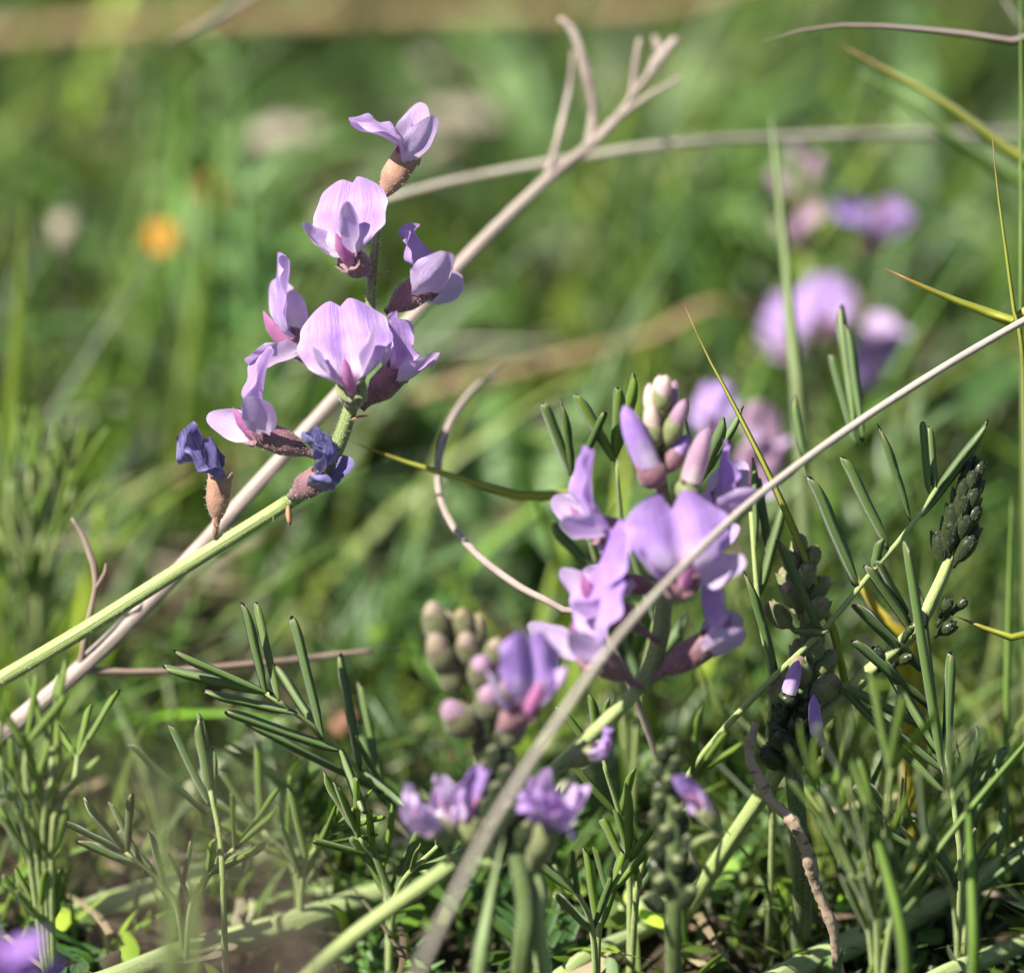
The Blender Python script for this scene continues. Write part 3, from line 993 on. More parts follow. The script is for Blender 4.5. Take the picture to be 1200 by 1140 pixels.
# ---- the raceme crossed by the grass stalk
D2 = -13
s2 = pts([(530, 1012, D2 - 8), (620, 930, D2 - 4), (700, 855, D2), (748, 808, D2), (770, 765, D2 + 1), (778, 700, D2 + 2), (780, 620, D2 + 2), (775, 550, D2 + 1), (772, 490, D2)])
g2 = drop(P(300, 1195, D2 - 14), -24, -8)
Bp = thing("milkvetch", g2, "violet milkvetch raceme crossed by the long pale grass stalk, cream buds at its top", "flower", "milkvetch racemes in the meadow")
tube("stem", [g2, P(300, 1195, D2 - 14), P(420, 1092, D2 - 10)] + s2[:4], [0.95, 0.92, 0.9, 0.85, 0.8], M['stem'], Bp, n=60, seg=18, ribs=6, ribd=0.07)
tube("stem", s2[3:], [1.1, 1.0, 0.9, 0.8, 0.65, 0.5], M['stem_dark'], Bp, n=40, seg=14, ribs=5, ribd=0.06)
fk = dict(pet='petal_front')
flower(Bp, P(775, 640, D2), V(-0.93, 0.24, 0.2), V(0.85, 0.75, 0.1), 1.1, 'calyx_mauve', cal=dict(ped=1.8, L=5.0, r1=1.6), ban=dict(theta=72, L=8.8, W=7.2, fold=0.7, groove=0.3, curl=5), wng=dict(L=7.6, W=3.8, spread=24, lift=8), **fk)
flower(Bp, P(772, 752, D2 - 1), V(-0.78, 0.52, 0.35), V(-0.05, 0.95, 0.4), 1.12, 'calyx_mauve', cal=dict(ped=2.6, L=5.2, r1=1.5), ban=dict(theta=80, L=8.6, W=8.2), wng=dict(L=6.8, W=3.0, spread=32, lift=-4), **fk)
flower(Bp, P(752, 806, D2 - 2), V(-0.66, 0.42, 0.5), V(-0.12, 1, 0.25), 1.18, 'calyx_mauve', cal=dict(ped=2.4, L=4.6, r1=1.5), ban=dict(theta=84, L=8.8, W=8.0, fold=0.3, groove=0.6), wng=dict(L=8.0, W=3.1, spread=38, lift=2), wng2=dict(spread=20), **fk)
flower(Bp, P(785, 700, D2 - 2), V(0.22, 0.32, 0.90), V(-0.10, 1, 0), 1.15, 'calyx_mauve', cal=dict(ped=1.4, L=4.0), ban=dict(theta=95, L=8.6, W=11.0, fold=0.15, groove=0.8, notch=0.2), wng=dict(L=6.6, W=3.8, spread=40, lift=24), wng2=dict(spread=62, lift=10), **fk)
flower(Bp, P(752, 802, D2), V(0.84, 0.50, 0.1), V(-0.5, 0.85, 0.25), 1.12, 'calyx_mauve', cal=dict(ped=2.4, L=5.6, r1=1.55), ban=dict(theta=76, L=8.0, W=7.2, fold=0.6), wng=dict(L=6.2, W=3.8, spread=18, lift=2), **fk)
flower(Bp, P(784, 632, D2 + 3), V(0.78, 0.55, 0.1), V(-0.5, 0.7, 0.4), 1.1, 'calyx_mauve', cal=dict(ped=1.4, L=4.8, r1=1.5), ban=dict(theta=60, L=6.8, W=6.8, fold=0.5), wng=dict(L=7.2, W=3.8, spread=24, lift=4), **fk)
flower(Bp, P(776, 690, D2 + 1), V(-0.80, 0.10, 0.45), V(0.1, 0.95, 0.3), 0.9, 'calyx_mauve', cal=dict(ped=1.4, L=4.4, r1=1.4), ban=dict(theta=78, L=7.4, W=7.2, fold=0.4), wng=dict(L=6.6, W=3.2, spread=30, lift=0))
flower(Bp, P(785, 660, D2 + 2), V(0.72, 0.30, 0.5), V(0.0, 0.95, 0.2), 0.9, 'calyx_mauve', cal=dict(ped=1.2, L=4.2, r1=1.4), ban=dict(theta=80, L=7.2, W=7.4, fold=0.2), wng=dict(L=6.6, W=3.4, spread=30, lift=10))
bud(Bp, P(800, 595, D2 - 1), V(0.28, 0.95, 0.2), L=7.0, R=1.7, pet='petal_pink', tip=0.3, cover=0.28)
bud(Bp, P(775, 580, D2 - 1), V(-0.40, 0.90, 0.2), L=8.2, R=1.9, calyx='calyx_mauve', pet='petal_front', tip=0.30, cover=0.36)
for (x, y, r_, u_, L_, pt, cx) in ((770, 520, -0.15, 1, 4.6, 'petal_cream', 'calyx_green'), (775, 515, 0.22, 0.97, 4.6, 'petal_pink', 'calyx_green'), (772, 505, 0.0, 1, 4.2, 'petal_cream', 'calyx_green'),
                                  (778, 530, 0.35, 0.9, 4.4, 'petal_pink', 'calyx_green'), (768, 535, -0.1, 0.9, 4.0, 'petal_cream', 'calyx_green'), (775, 560, 0.5, 0.8, 3.8, 'petal_front', 'calyx_mauve'), (772, 490, 0.15, 1, 3.4, 'petal_cream', 'calyx_green')):
    bud(Bp, P(x, y, D2 + random.uniform(-1, 1)), V(r_, u_, random.uniform(-0.1, 0.5)), L=L_, R=1.3, calyx=cx, pet=pt)
flower(Bp, P(655, 900, D2 - 3), V(0.80, 0.32, 0.2), V(-0.3, 0.9, 0.2), 0.7, 'calyx_green', ban=dict(theta=50, L=5, W=6, fold=0.6), wng=dict(L=5, W=3, spread=20, lift=4), **fk)

# ---- the raceme of pale buds
D3 = -24
s3 = pts([(545, 770, D3), (562, 810, D3), (578, 865, D3), (592, 920, D3), (602, 985, D3), (616, 1060, D3), (612, 1130, D3 + 2)])
g3 = drop(P(606, 1180, D3 + 6), 0, 4)
Cp = thing("milkvetch", g3, "half-opened milkvetch raceme with plump greenish pink buds above its few open flowers", "flower", "milkvetch racemes in the meadow")
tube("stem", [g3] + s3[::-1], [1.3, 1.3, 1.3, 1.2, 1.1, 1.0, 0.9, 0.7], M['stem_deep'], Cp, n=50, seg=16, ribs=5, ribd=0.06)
for (x, y, r_, u_, t_, L_, R_, pt) in ((520, 765, -0.25, 0.95, 0.2, 4.6, 1.5, 'petal_bud'), (545, 768, -0.08, 1, 0.2, 5.0, 1.6, 'petal_bud'), (556, 770, 0.10, 1, 0.1, 4.4, 1.4, 'petal_bud'),
                                      (527, 795, -0.35, 0.9, 0.4, 4.6, 1.7, 'petal_bud'), (566, 812, -0.05, 0.8, 0.65, 5.0, 1.9, 'petal_pink'), (574, 800, 0.15, 0.95, 0.2, 4.4, 1.5, 'petal_bud'),
                                      (560, 868, -0.62, 0.72, 0.4, 5.4, 2.1, 'petal_pink'), (575, 850, -0.05, 0.8, 0.6, 4.6, 1.8, 'petal_pink'), (540, 820, -0.35, 0.85, 0.1, 4.4, 1.6, 'petal_bud'),
                                      (555, 790, -0.2, 0.9, 0.5, 4.4, 1.5, 'petal_bud'), (582, 842, 0.25, 0.9, 0.2, 4.2, 1.5, 'petal_pink'), (588, 880, 0.4, 0.7, 0.5, 4.6, 1.6, 'petal_pink'), (540, 765, -0.4, 1.0, -0.2, 4.0, 1.3, 'petal_bud')):
    bud(Cp, P(x, y, D3 + random.uniform(-1.0, 0.5)), V(r_, u_, t_), L=L_, R=R_, calyx='calyx_olive', pet=pt, tip=random.uniform(0.05, 0.16), cover=random.uniform(0.70, 0.82), scale=random.uniform(0.9, 1.1))
bud_spike(Cp, P(570, 850, D3), P(606, 1010, D3), 30, 4.0, 1.45, 'calyx_dark', 'calyx_olive', 0.03, 0.86, 0.55)
tube("stem", [P(550, 800, D3), P(540, 785, D3), P(535, 770, D3)], [0.7, 0.6, 0.5], M['stem_dark'], Cp, n=8, seg=8)
flower(Cp, P(578, 862, D3), V(0.50, 0.42, 0.65), V(0.15, 0.95, 0.1), 1.1, 'calyx_mauve', cal=dict(ped=1.2, L=5.0, r1=1.6), ban=dict(theta=75, L=7.8, W=8.0, fold=0.2), wng=dict(L=7, W=3.4, spread=46, lift=26), wng2=dict(spread=20), **fk)
flower(Cp, P(545, 985, D3), V(-0.86, 0.36, 0.35), V(-0.05, 0.95, 0.3), 0.95, 'calyx_green', 'petal_wing', cal=dict(ped=1.2, L=3.2, r1=1.5), ban=dict(theta=42, L=6.4, W=7.6, fold=0.55, groove=0.4), wng=dict(L=6.0, W=3.8, spread=12, lift=4))
flower(Cp, P(524, 1000, D3 + 2), V(0.02, 0.97, 0.22), V(-0.6, 0.1, 0.7), 0.92, 'calyx_green', 'petal_wing', cal=dict(ped=0.8, L=3.2, r1=1.6), ban=dict(theta=24, L=6.6, W=6.4, fold=0.8), wng=dict(L=6.4, W=3.2, spread=8, lift=0))
flower(Cp, P(548, 1000, D3 + 1), V(0.10, 0.97, 0.2), V(0.55, 0.1, 0.8), 0.95, 'calyx_green', cal=dict(ped=0.8, L=3.4, r1=1.6), ban=dict(theta=22, L=7.2, W=6.6, fold=0.8), wng=dict(L=6.4, W=3.2, spread=8, lift=0), **fk)
flower(Cp, P(632, 1022, D3), V(0.14, 0.97, 0.2), V(-0.1, 0.35, 0.9), 1.05, 'calyx_green', cal=dict(ped=1.0, L=4.2, r1=1.7), ban=dict(theta=52, L=6.0, W=6.6, fold=0.25, curl=-50), wng=dict(L=7.0, W=4.0, spread=14, lift=-8))
tube("stem", pts([(606, 1000, D3), (570, 1012, D3 + 1), (545, 1004, D3 + 1), (524, 1002, D3 + 2)]), [0.6, 0.55, 0.5], M['stem_dark'], Cp, n=12, seg=8)
flower(Cp, P(618, 1025, D3), V(0.36, 0.9, 0.25), V(0.05, 0.35, 0.9), 1.15, 'calyx_green', cal=dict(ped=1.0, L=4.4, r1=1.7), ban=dict(theta=60, L=6.0, W=6.6, fold=-0.2, curl=30), wng=dict(L=7.2, W=4.2, spread=12, lift=-12), **fk)
tube("stem", [drop(P(640, 1180, D3 + 6), 2, 4)] + pts([(632, 1100, D3 + 3), (632, 1040, D3 + 1), (612, 975, D3)]), [1.1, 1.0, 0.9, 0.7], M['stem_pale'], Cp, n=20, seg=12, ribs=5, ribd=0.06)


# ---- bud spikes at the right
s5 = pts([(1070, 740, 2), (1098, 690, 2), (1118, 640, 2), (1140, 565, 2)])
g5 = drop(P(880, 960, 8), -10, 6)
E = thing("milkvetch", g5, "dark green unopened bud spike leaning beside the narrow pinnate leaves", "flower", "milkvetch racemes in the meadow")
tube("stem", [g5] + pts([(880, 950, 8), (940, 865, 5), (1010, 795, 3)]) + s5, [1.15, 1.1, 1.0, 1.0, 0.95, 0.9, 0.7, 0.45], M['stem'], E, n=50, seg=14, ribs=5, ribd=0.07)
bud_spike(E, P(1138, 562, 2), P(1112, 668, 2), 24, 3.8, 1.15, 'calyx_dark', 'calyx_dark', 0.02, 0.9, 0.36)
bud_spike(E, P(1112, 715, 1), P(1085, 752, 2), 5, 2.6, 0.95, 'calyx_dark', 'calyx_dark', 0.02, 0.86, 0.6)
bud_spike(E, P(1062, 752, 1), P(1035, 790, 2), 4, 2.2, 0.8, 'calyx_dark', 'calyx_green', 0.02, 0.86, 0.7)
leaf(E, from_ground([(800, 935, 8), (842, 862, 4), (910, 790, 2), (965, 738, 1), (1020, 672, 0), (1065, 620, 0), (1098, 572, 0)]), [
    ((1090, 577, 0), (1083, 494, -2), 1.3), ((1096, 572, 0), (1090, 500, 1), 1.2), ((1098, 574, 0), (1157, 500, 0), 1.3), ((1080, 606, 0), (1150, 515, 2), 1.0),
    ((1067, 606, 0), (1034, 505, -2), 1.35), ((1043, 640, 0), (993, 538, -2), 1.5), ((1006, 684, 0), (955, 562, -2), 1.55), ((963, 738, 1), (918, 638, -2), 1.5), ((1023, 668, 0), (1032, 632, -1), 1.2),
    ((1075, 748, 3), (1015, 662, -1), 1.4), ((1064, 715, 3), (1032, 658, -1), 1.3), ((1082, 782, 3), (1006, 708, -1), 1.5), ((1092, 826, 3), (1004, 750, -1), 1.5), ((1092, 854, 3), (985, 800, -1), 1.5), ((928, 740, 1), (968, 742, -3), 1.2)],
    width=1.4, r=0.42)
leaf(E, from_ground([(905, 960, 8), (900, 870, 6), (905, 800, 5), (890, 720, 4), (880, 600, 6)]), [((912, 792, 3), (876, 675, 1), 1.6), ((886, 640, 5), (884, 540, 6), 1.2), ((890, 700, 5), (920, 590, 6), 1.3), ((905, 655, 6), (890, 560, 8), 1.6), ((945, 560, 12), (930, 465, 14), 1.4), ((1005, 520, 12), (975, 415, 14), 1.3), ((1012, 510, 12), (995, 385, 14), 1.3), ((1000, 500, 12), (983, 362, 16), 1.3)])
# blade-like leaflets below the spike
leaf(E, from_ground([(1126, 1020, 2), (1120, 960, 0), (1112, 900, 0), (1100, 860, 0)]), [((1106, 895, 0), (1066, 645, -3), 2.0), ((1098, 860, 0), (1078, 690, 2), 1.4), ((1110, 900, 0), (1116, 765, 0), 1.4), ((1100, 880, 0), (1030, 760, 2), 1.4), ((1108, 905, 0), (1020, 835, 0), 1.4), ((1105, 925, 0), (985, 800, 2), 1.4)])

s4 = pts([(940, 650, 4), (945, 720, 4), (945, 800, 4), (930, 880, 4), (935, 960, 5), (940, 1040, 6)])
g4 = drop(P(940, 1100, 10), 0, 5)
Dp = thing("milkvetch", g4, "dark shaded milkvetch bud raceme with two small lilac petal tips above the knotty twig", "flower", "milkvetch racemes in the meadow")
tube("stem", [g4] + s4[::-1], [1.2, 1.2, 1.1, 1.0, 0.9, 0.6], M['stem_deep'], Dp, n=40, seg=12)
bud_spike(Dp, P(940, 655, 4), P(938, 740, 4), 12, 4.0, 1.4, 'calyx_green', 'petal_bud', 0.05, 0.80, 0.9)
bud_spike(Dp, P(950, 770, 4), P(945, 835, 4), 8, 4.6, 1.7, 'calyx_green', 'petal_bud', 0.05, 0.78, 0.9)
bud_spike(Dp, P(930, 820, 4), P(928, 905, 4), 14, 3.4, 1.4, 'calyx_dark', 'calyx_dark', 0.02, 0.86, 0.9)
bud(Dp, P(918, 835, 1), V(0.25, 0.95, 0.2), L=4.6, R=1.2, calyx='calyx_dark', pet='petal', tip=0.25, cover=0.3)
bud(Dp, P(960, 885, 1), V(-0.12, 1, 0.3), L=5.2, R=1.0, calyx='calyx_dark', pet='petal_front', tip=0.3, cover=0.25)

D6 = -22
g6 = drop(P(790, 1170, D6 + 6), 0, 3)
Fp = thing("milkvetch", g6, "blurred dark milkvetch stem with one drooping purple flower, left of the knotty twig", "flower", "milkvetch racemes in the meadow")
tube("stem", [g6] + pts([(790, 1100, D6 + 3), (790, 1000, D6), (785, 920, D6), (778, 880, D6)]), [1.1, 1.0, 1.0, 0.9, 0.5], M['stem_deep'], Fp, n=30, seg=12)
bud_spike(Fp, P(780, 885, D6), P(791, 1075, D6 + 2), 26, 3.2, 1.2, 'calyx_dark', 'calyx_green', 0.03, 0.86, 0.7)
flower(Fp, P(845, 975, D6), V(-0.55, 0.75, 0.25), V(-0.6, -0.2, 0.6), 0.85, 'calyx_green', cal=dict(ped=1.0, L=3.0, r1=1.3), ban=dict(theta=15, L=6.8, W=4.8, fold=0.9, curl=-25), wng=dict(L=5, W=2.4, spread=6, lift=0), **fk)
tube("stem", pts([(792, 1000, D6), (820, 985, D6), (845, 975, D6)]), [0.6, 0.5, 0.4], M['stem_dark'], Fp, n=10, seg=8)


# ---- blurred racemes behind and in front
def far_raceme(label, stem, flowers, buds=0, budtop=None, group="milkvetch racemes in the meadow"):
    g = drop(stem[0], 0, 4)
    o = thing("milkvetch", g, label, "flower", group)
    tube("stem", [g] + stem, [1.3, 1.1, 1.0, 0.7], M['stem_dark'], o, n=26, seg=10)
    for (b, ax, dr, sc, kw) in flowers:
        flower(o, b, ax, dr, sc, 'calyx_mauve', **kw)
    if buds:
        bud_spike(o, budtop[1], budtop[0], buds, 4.6, 1.5, 'calyx_green', 'petal_pink', 0.2, 0.5, 0.6)
    return o


D7 = 100
far_raceme("out-of-focus lilac milkvetch raceme behind the vertical pale blade, pinkish buds on top",
           pts([(960, 700, D7), (962, 560, D7), (960, 420, D7), (950, 300, D7), (945, 230, D7)]),
           [(P(950, 425, D7), V(-0.5, 0.2, 0.8), V(-0.25, 1, 0), 0.85, dict(pet='petal')),
            (P(965, 405, D7 - 2), V(0.1, 0.4, 0.9), V(0.0, 1, 0), 0.78, dict()),
            (P(975, 370, D7), V(0.75, -0.1, 0.5), V(0.55, -0.6, 0.4), 0.9, dict(pet='petal_front')),
            (P(985, 420, D7), V(0.6, 0.1, 0.8), V(0.9, 0.2, 0), 0.7, dict(pet='petal_front')),
            (P(955, 300, D7), V(-0.6, 0.5, 0.3), V(0, 1, 0.2), 0.6, dict(pet='petal_pink', wing='petal_cream'))],
           4, (P(948, 240, D7), P(942, 205, D7)))
D8 = 105
far_raceme("out-of-focus violet milkvetch flower with spread petals behind the pinkish bud raceme",
           pts([(1010, 700, D8 + 10), (1012, 520, D8 + 6), (1008, 380, D8), (1005, 310, D8)]),
           [(P(1008, 312, D8), V(0.35, 0.75, 0.4), V(-0.75, 0.6, 0.2), 0.95, dict(pet='petal_front', wing='petal', ban=dict(L=7.5, W=8), wng=dict(L=8.5, W=4.4, spread=25, lift=-20)))])
D9 = 62
far_raceme("soft lilac milkvetch raceme half hidden behind the cream-budded one",
           pts([(860, 700, D9), (862, 600, D9), (860, 540, D9), (855, 505, D9)]),
           [(P(858, 530, D9), V(-0.45, 0.4, 0.75), V(-0.2, 1, 0), 0.75, dict()), (P(865, 545, D9), V(0.5, 0.3, 0.75), V(0.3, 1, 0), 0.7, dict(pet='petal_pink')), (P(860, 560, D9), V(0.2, -0.2, 0.9), V(0.5, 0.8, 0), 0.7, dict(pet='petal_pink'))])
DA = -58
far_raceme("blurred deep violet milkvetch raceme low at the foot of the feathery tuft",
           pts([(10, 1250, DA + 6), (2, 1200, DA), (-4, 1155, DA)]),
           [(P(8, 1168, DA), V(-0.35, 0.75, 0.4), V(0.3, 0.8, 0.4), 0.72, dict(pet='petal_deep', wing='petal_deep')), (P(8, 1190, DA), V(0.7, 0.5, 0.4), V(0.2, 0.9, 0.4), 0.7, dict(pet='petal_deep', wing='petal_deep'))])


# ------------------------------------------------------------------ pinnate leaf shoots
def shoot(label, foot, leaves, stem=None):
    o = thing("milkvetch_shoot", foot, label, "leaf shoot", "leafy milkvetch shoots")
    if stem is not None:
        tube("stem", stem, [0.9, 0.8, 0.6], M['stem'], o, n=20, seg=10)
    for kw in leaves:
        leaf(o, **kw)
    return o


r1 = from_ground([(520, 1020, 30), (460, 950, 16), (395, 875, 6), (345, 835, 2), (312, 812, 0)])
shoot("narrow pinnate leaf with finger-like leaflets below the arching pale stem", r1[0], [dict(rachis=r1, segs=[
    ((312, 812, 0), (288, 710, -2), 1.2), ((328, 820, 0), (302, 706, 2), 1.2), ((312, 812, 0), (206, 766, -2), 1.3), ((316, 814, 0), (194, 785, 2), 1.2), ((345, 836, 1), (240, 812, 2), 1.2), ((378, 862, 3), (344, 722, 4), 1.2),
    ((395, 878, 4), (265, 832, 3), 1.3), ((378, 862, 4), (325, 780, 10), 1.2), ((420, 900, 8), (396, 770, 10), 1.2), ((440, 922, 10), (300, 850, 8), 1.2), ((452, 938, 12), (425, 805, 14), 1.2), ((425, 905, 8), (480, 950, 4), 1.2), ((450, 935, 12), (420, 850, 20), 1.2), ((398, 880, 4), (424, 952, 0), 1.2), ((470, 955, 14), (415, 860, 8), 1.1)])])
r2 = from_ground([(262, 1060, -2), (258, 985, -4), (246, 925, -4)])
shoot("small upright leaf of four stubby leaflets in front of the dead branch foot", r2[0], [dict(rachis=r2, segs=[((246, 940, -4), (204, 852, -4), 1.15), ((246, 930, -4), (231, 845, -6), 1.3), ((250, 935, -4), (238, 842, -2), 1.2), ((252, 945, -4), (252, 880, -2), 1.0), ((240, 950, -5), (155, 872, -10), 1.2)])])
for (lab, ctr, n, sc) in (("feathery leaf tuft standing at the left of the wilted blue flower, beside the brown twig", (35, 640, 48), 5, 1.25),
                          ("bright feathery leaf tuft under the dead branch foot beside the violet blur", (45, 935, -16), 4, 0.95)):
    x, y, d = ctr
    root = drop(P(x + 10, y + 110, d), 0, 6)
    lv = []
    for k in range(n):
        q = (k - (n - 1) / 2) / n
        tip = P(x + q * 120, y - 70 * sc + abs(q) * 50, d + random.uniform(-6, 6))
        mid = P(x + q * 45, y + 30, d)
        lv.append(dict(rachis=[root, mid, (mid + tip) / 2 + V(q, 0.1, 0.2) * 1.0, tip], pairs=4, llen=8.5, width=0.95, mat='leaflet_bright', start=0.4))
    shoot(lab, root, lv)
# tufts along the lower edge
for (lab, x, y, d, n, L, w) in (("stubby leaflet tuft at the lower end of the pale arching stalk", 455, 1050, 4, 2, 8.5, 1.1),
                                ("grey-green leaflet tuft right of the pale bud raceme's foot", 700, 1075, -6, 2, 9.5, 1.2),
                                ("dark leaflet tuft between the two low milkvetch stems", 740, 960, -4, 2, 8.5, 1.1),
                                ("soft leaflet spray under the dark bud spike, beside the knotty twig", 1035, 975, -26, 4, 9.5, 1.05),
                                ("leaflet spray low beside the pale creeping stem and yellow blade", 1130, 1010, 4, 3, 9, 1.1),
                                ("dark leaflet spray behind the violet raceme's lilac flowers", 740, 610, 10, 3, 9.5, 1.5),
                                ("leaflet tuft in the shade below the small upright leaf", 215, 1050, 2, 2, 9, 1.0),
                                ("leaflet tuft leaning over the creeping stem, left of the pale stalk", 350, 1040, 10, 2, 9, 1.0)):
    root = drop(P(x, y + 60, d + 4), 0, 4)
    lv = []
    for k in range(n):
        a = (k - (n - 1) / 2) / n * 2.4 + random.uniform(-0.25, 0.25)
        tip = P(x + math.sin(a) * 95, y - math.cos(a) * 75, d + random.uniform(-7, 7))
        mid = (root * 0.5 + tip * 0.5) + V(-math.sin(a) * 0.4, 0.3, 0) * 3
        lv.append(dict(rachis=[root, mid, tip], pairs=random.choice((3, 3, 4)), llen=L, width=w, start=0.5, mat=random.choice(('leaflet', 'leaflet_bright', 'leaflet_bright', 'leaflet_pale'))))
    shoot(lab, root, lv)


# ------------------------------------------------------------------ long stalks, straws, blades
def fuzz(part, n, L=0.5, wid=0.035, mat='fuzz'):
    """short pale hairs standing on a stem or calyx mesh"""
    me = part.data
    co = np.empty(len(me.vertices) * 3)
    no = np.empty(len(me.vertices) * 3)
    me.vertices.foreach_get("co", co)
    me.vertices.foreach_get("normal", no)
    co, no = co.reshape(-1, 3) * 1000, no.reshape(-1, 3)
    fc = np.array([p.vertices[:4] for p in me.polygons if len(p.vertices) == 4])
    k = fc[rng.integers(0, len(fc), n)]
    w = rng.dirichlet((1, 1, 1, 1), n)[:, :, None]
    p, d = (co[k] * w).sum(1), (no[k] * w).sum(1)
    d = d / (np.linalg.norm(d, axis=1)[:, None] + 1e-9) + rng.normal(size=(n, 3)) * 0.45
    ln = rng.uniform(0.5, 1.2, (n, 1)) * L
    sd = np.cross(d, rng.normal(size=(n, 3)))
    sd = sd / (np.linalg.norm(sd, axis=1)[:, None] + 1e-9) * wid
    v = np.stack([p - sd, p + sd, p + d * ln], 1).reshape(-1, 3)
    o = link("hair_fuzz", mesh_from("hair_fuzz", v, np.arange(n * 3).reshape(n, 3), None, None, False), M[mat], part)
    o["kind"] = "stuff"


def lone_tube(name, ctrl, radii, mat, label, cat, group=None, **kw):
    o = tube(name, ctrl, radii, M[mat], None, **kw)
    return tag(o, label, cat, group)


def lone_blade(name, ctrl, width, mat, label, cat="grass blade", group="single grass blades", **kw):
    kw.setdefault('hint', V(-0.15, 0.45, 0.85))
    o = blade(name, ctrl, width, M[mat], None, **kw)
    return tag(o, label, cat, group)


lone_tube("grass_stalk", [drop(P(440, 1260, -80), -6, -6)] + pts([(440, 1260, -80), (490, 1138, -70), (528, 1060, -62), (575, 968, -54), (640, 865, -45), (720, 752, -36), (808, 656, -25), (900, 572, -15), (1040, 472, -6), (1200, 376, 0), (1420, 262, 12), (1700, 160, 24)]),
          [0.30, 0.32, 0.36, 0.40, 0.43, 0.44, 0.44, 0.48, 0.46, 0.43, 0.4, 0.3], 'dry_stalk', "long pale dry grass stalk slanting across the violet raceme", "grass stalk", n=120, seg=10, ribs=4, ribd=0.08)

# dead branched stem
gb = drop(P(-150, 985, 16), -20, 4)
Br = thing("dead_branch", gb, "pale grey dead branched stem slanting behind the sharp raceme", "branch")
tube("main_stem", [gb] + pts([(-150, 985, 14), (0, 862, 13), (92, 786, 13), (180, 700, 14), (300, 570, 16), (390, 470, 20), (480, 375, 25), (560, 288, 30), (640, 212, 36), (690, 172, 38)]),
     [1.3, 1.25, 1.2, 1.1, 0.98, 0.9, 0.82, 0.76, 0.7, 0.62], M['dry_branch'], Br, n=90, seg=14, ribs=5, ribd=0.07, rough=0.02)
for c, r in (([(690, 172, 38), (695, 130, 38), (683, 70, 38), (670, 35, 38), (655, 22, 38)], [0.8, 0.65, 0.85, 0.7, 0.45]),
             ([(640, 212, 36), (655, 160, 37), (668, 100, 39), (672, 60, 39)], [0.6, 0.5, 0.45, 0.3]),
             ([(690, 172, 38), (722, 140, 38), (740, 112, 38), (745, 75, 38), (750, 45, 38)], [0.8, 0.7, 0.5, 0.5, 0.35]),
             ([(740, 114, 38), (762, 85, 38), (778, 62, 38), (793, 45, 38)], [0.55, 0.5, 1.0, 0.5]),
             ([(722, 140, 38), (760, 112, 37), (785, 98, 36), (798, 90, 36)], [0.45, 0.4, 0.35, 0.3]),
             ([(775, 68, 38), (770, 50, 38), (765, 42, 38)], [0.5, 0.75, 0.3]),
             ([(92, 788, 13), (102, 735, 11), (112, 680, 10), (100, 635, 10), (84, 607, 10)], [0.5, 0.42, 0.38, 0.5, 0.25]),
             ([(112, 690, 10), (122, 672, 9), (124, 660, 9)], [0.3, 0.3, 0.15]),
             ([(95, 786, 13), (180, 787, 15), (270, 780, 18), (360, 771, 20), (436, 762, 22)], [0.6, 0.5, 0.45, 0.42, 0.4])):
    tube("twig", pts(c), [q * 0.8 for q in r], M['twig'] if c[0][0] < 100 or c[0][0] == 112 else M['dry_branch'], Br, n=24, seg=10, rough=0.10)

lone_tube("straw", pts([(446, 234, 44), (560, 206, 46), (760, 172, 50), (900, 162, 60), (1130, 158, 74), (1500, 175, 110)]) + [drop(P(1500, 175, 110), 90, 60)],
          [0.4, 0.5, 0.52, 0.55, 0.58, 0.6, 0.6, 0.6, 0.6], 'dry_stalk', "thin grey straw crossing behind the forked top of the dead branch", "straw", "dry straws", n=60, seg=10)
lone_tube("straw", [drop(P(-500, 100, 190), -40, 20)] + pts([(-200, 62, 196), (0, 42, 196), (250, 24, 196), (500, 16, 196), (760, 8, 196), (1050, -30, 200)]) + [drop(P(1300, -80, 206), 30, 20)],
          [1.1, 1.3, 1.4, 1.4, 1.3, 1.2, 1.0, 0.8], 'straw', "thick tan blurred straw lying level far behind everything", "straw", "dry straws", n=60, seg=12)
lone_tube("straw", [drop(P(980, 340, 120), 20, 10)] + pts([(880, 366, 115), (760, 396, 112), (640, 425, 110), (480, 466, 110), (300, 530, 112), (70, 592, 116)]) + [drop(P(-60, 630, 116), -20, 10)],
          [0.6, 0.7, 0.75, 0.75, 0.7, 0.65, 0.6, 0.6], 'straw', "blurred brown straw passing low behind the sharp raceme", "straw", "dry straws", n=60, seg=10)
lone_tube("tendril", pts([(590, 430, 40), (556, 455, 30), (530, 490, 24), (516, 530, 20), (514, 575, 16), (530, 615, 14), (565, 655, 10), (610, 688, 6), (655, 712, 4), (720, 760, 2)]) + [drop(P(790, 830, 4), 6, 6)],
          [0.15, 0.34, 0.46, 0.40, 0.47, 0.42, 0.40, 0.44, 0.38, 0.4, 0.4], 'dry_branch', "curved dry grey stem hooking down towards the violet raceme", "stem", n=70, seg=10)
lone_blade("dry_grass_strand", [np.array([60.0, 420.0, -1.0])] + pts([(600, -300, 230), (420, -100, 130), (285, 0, 75), (225, 35, 62), (165, 68, 50)]), 2.4, 'dry_stalk', "pale dry grass tip pointing down at the blurred meadow above the orange flowers", "dry blade", "dry grass blades", prof='dry')
lone_blade("dry_grass_strand", [drop(P(1420, 120, 26), 30, 10)] + pts([(1330, 80, 22), (1200, 50, 20), (1100, 36, 18), (1000, 29, 18), (935, 36, 18), (890, 50, 18)]), 1.5, 'dry_branch', "grey curved dry blade above the two green grass blades", "dry blade", "dry grass blades", fold=0.6, n=30)
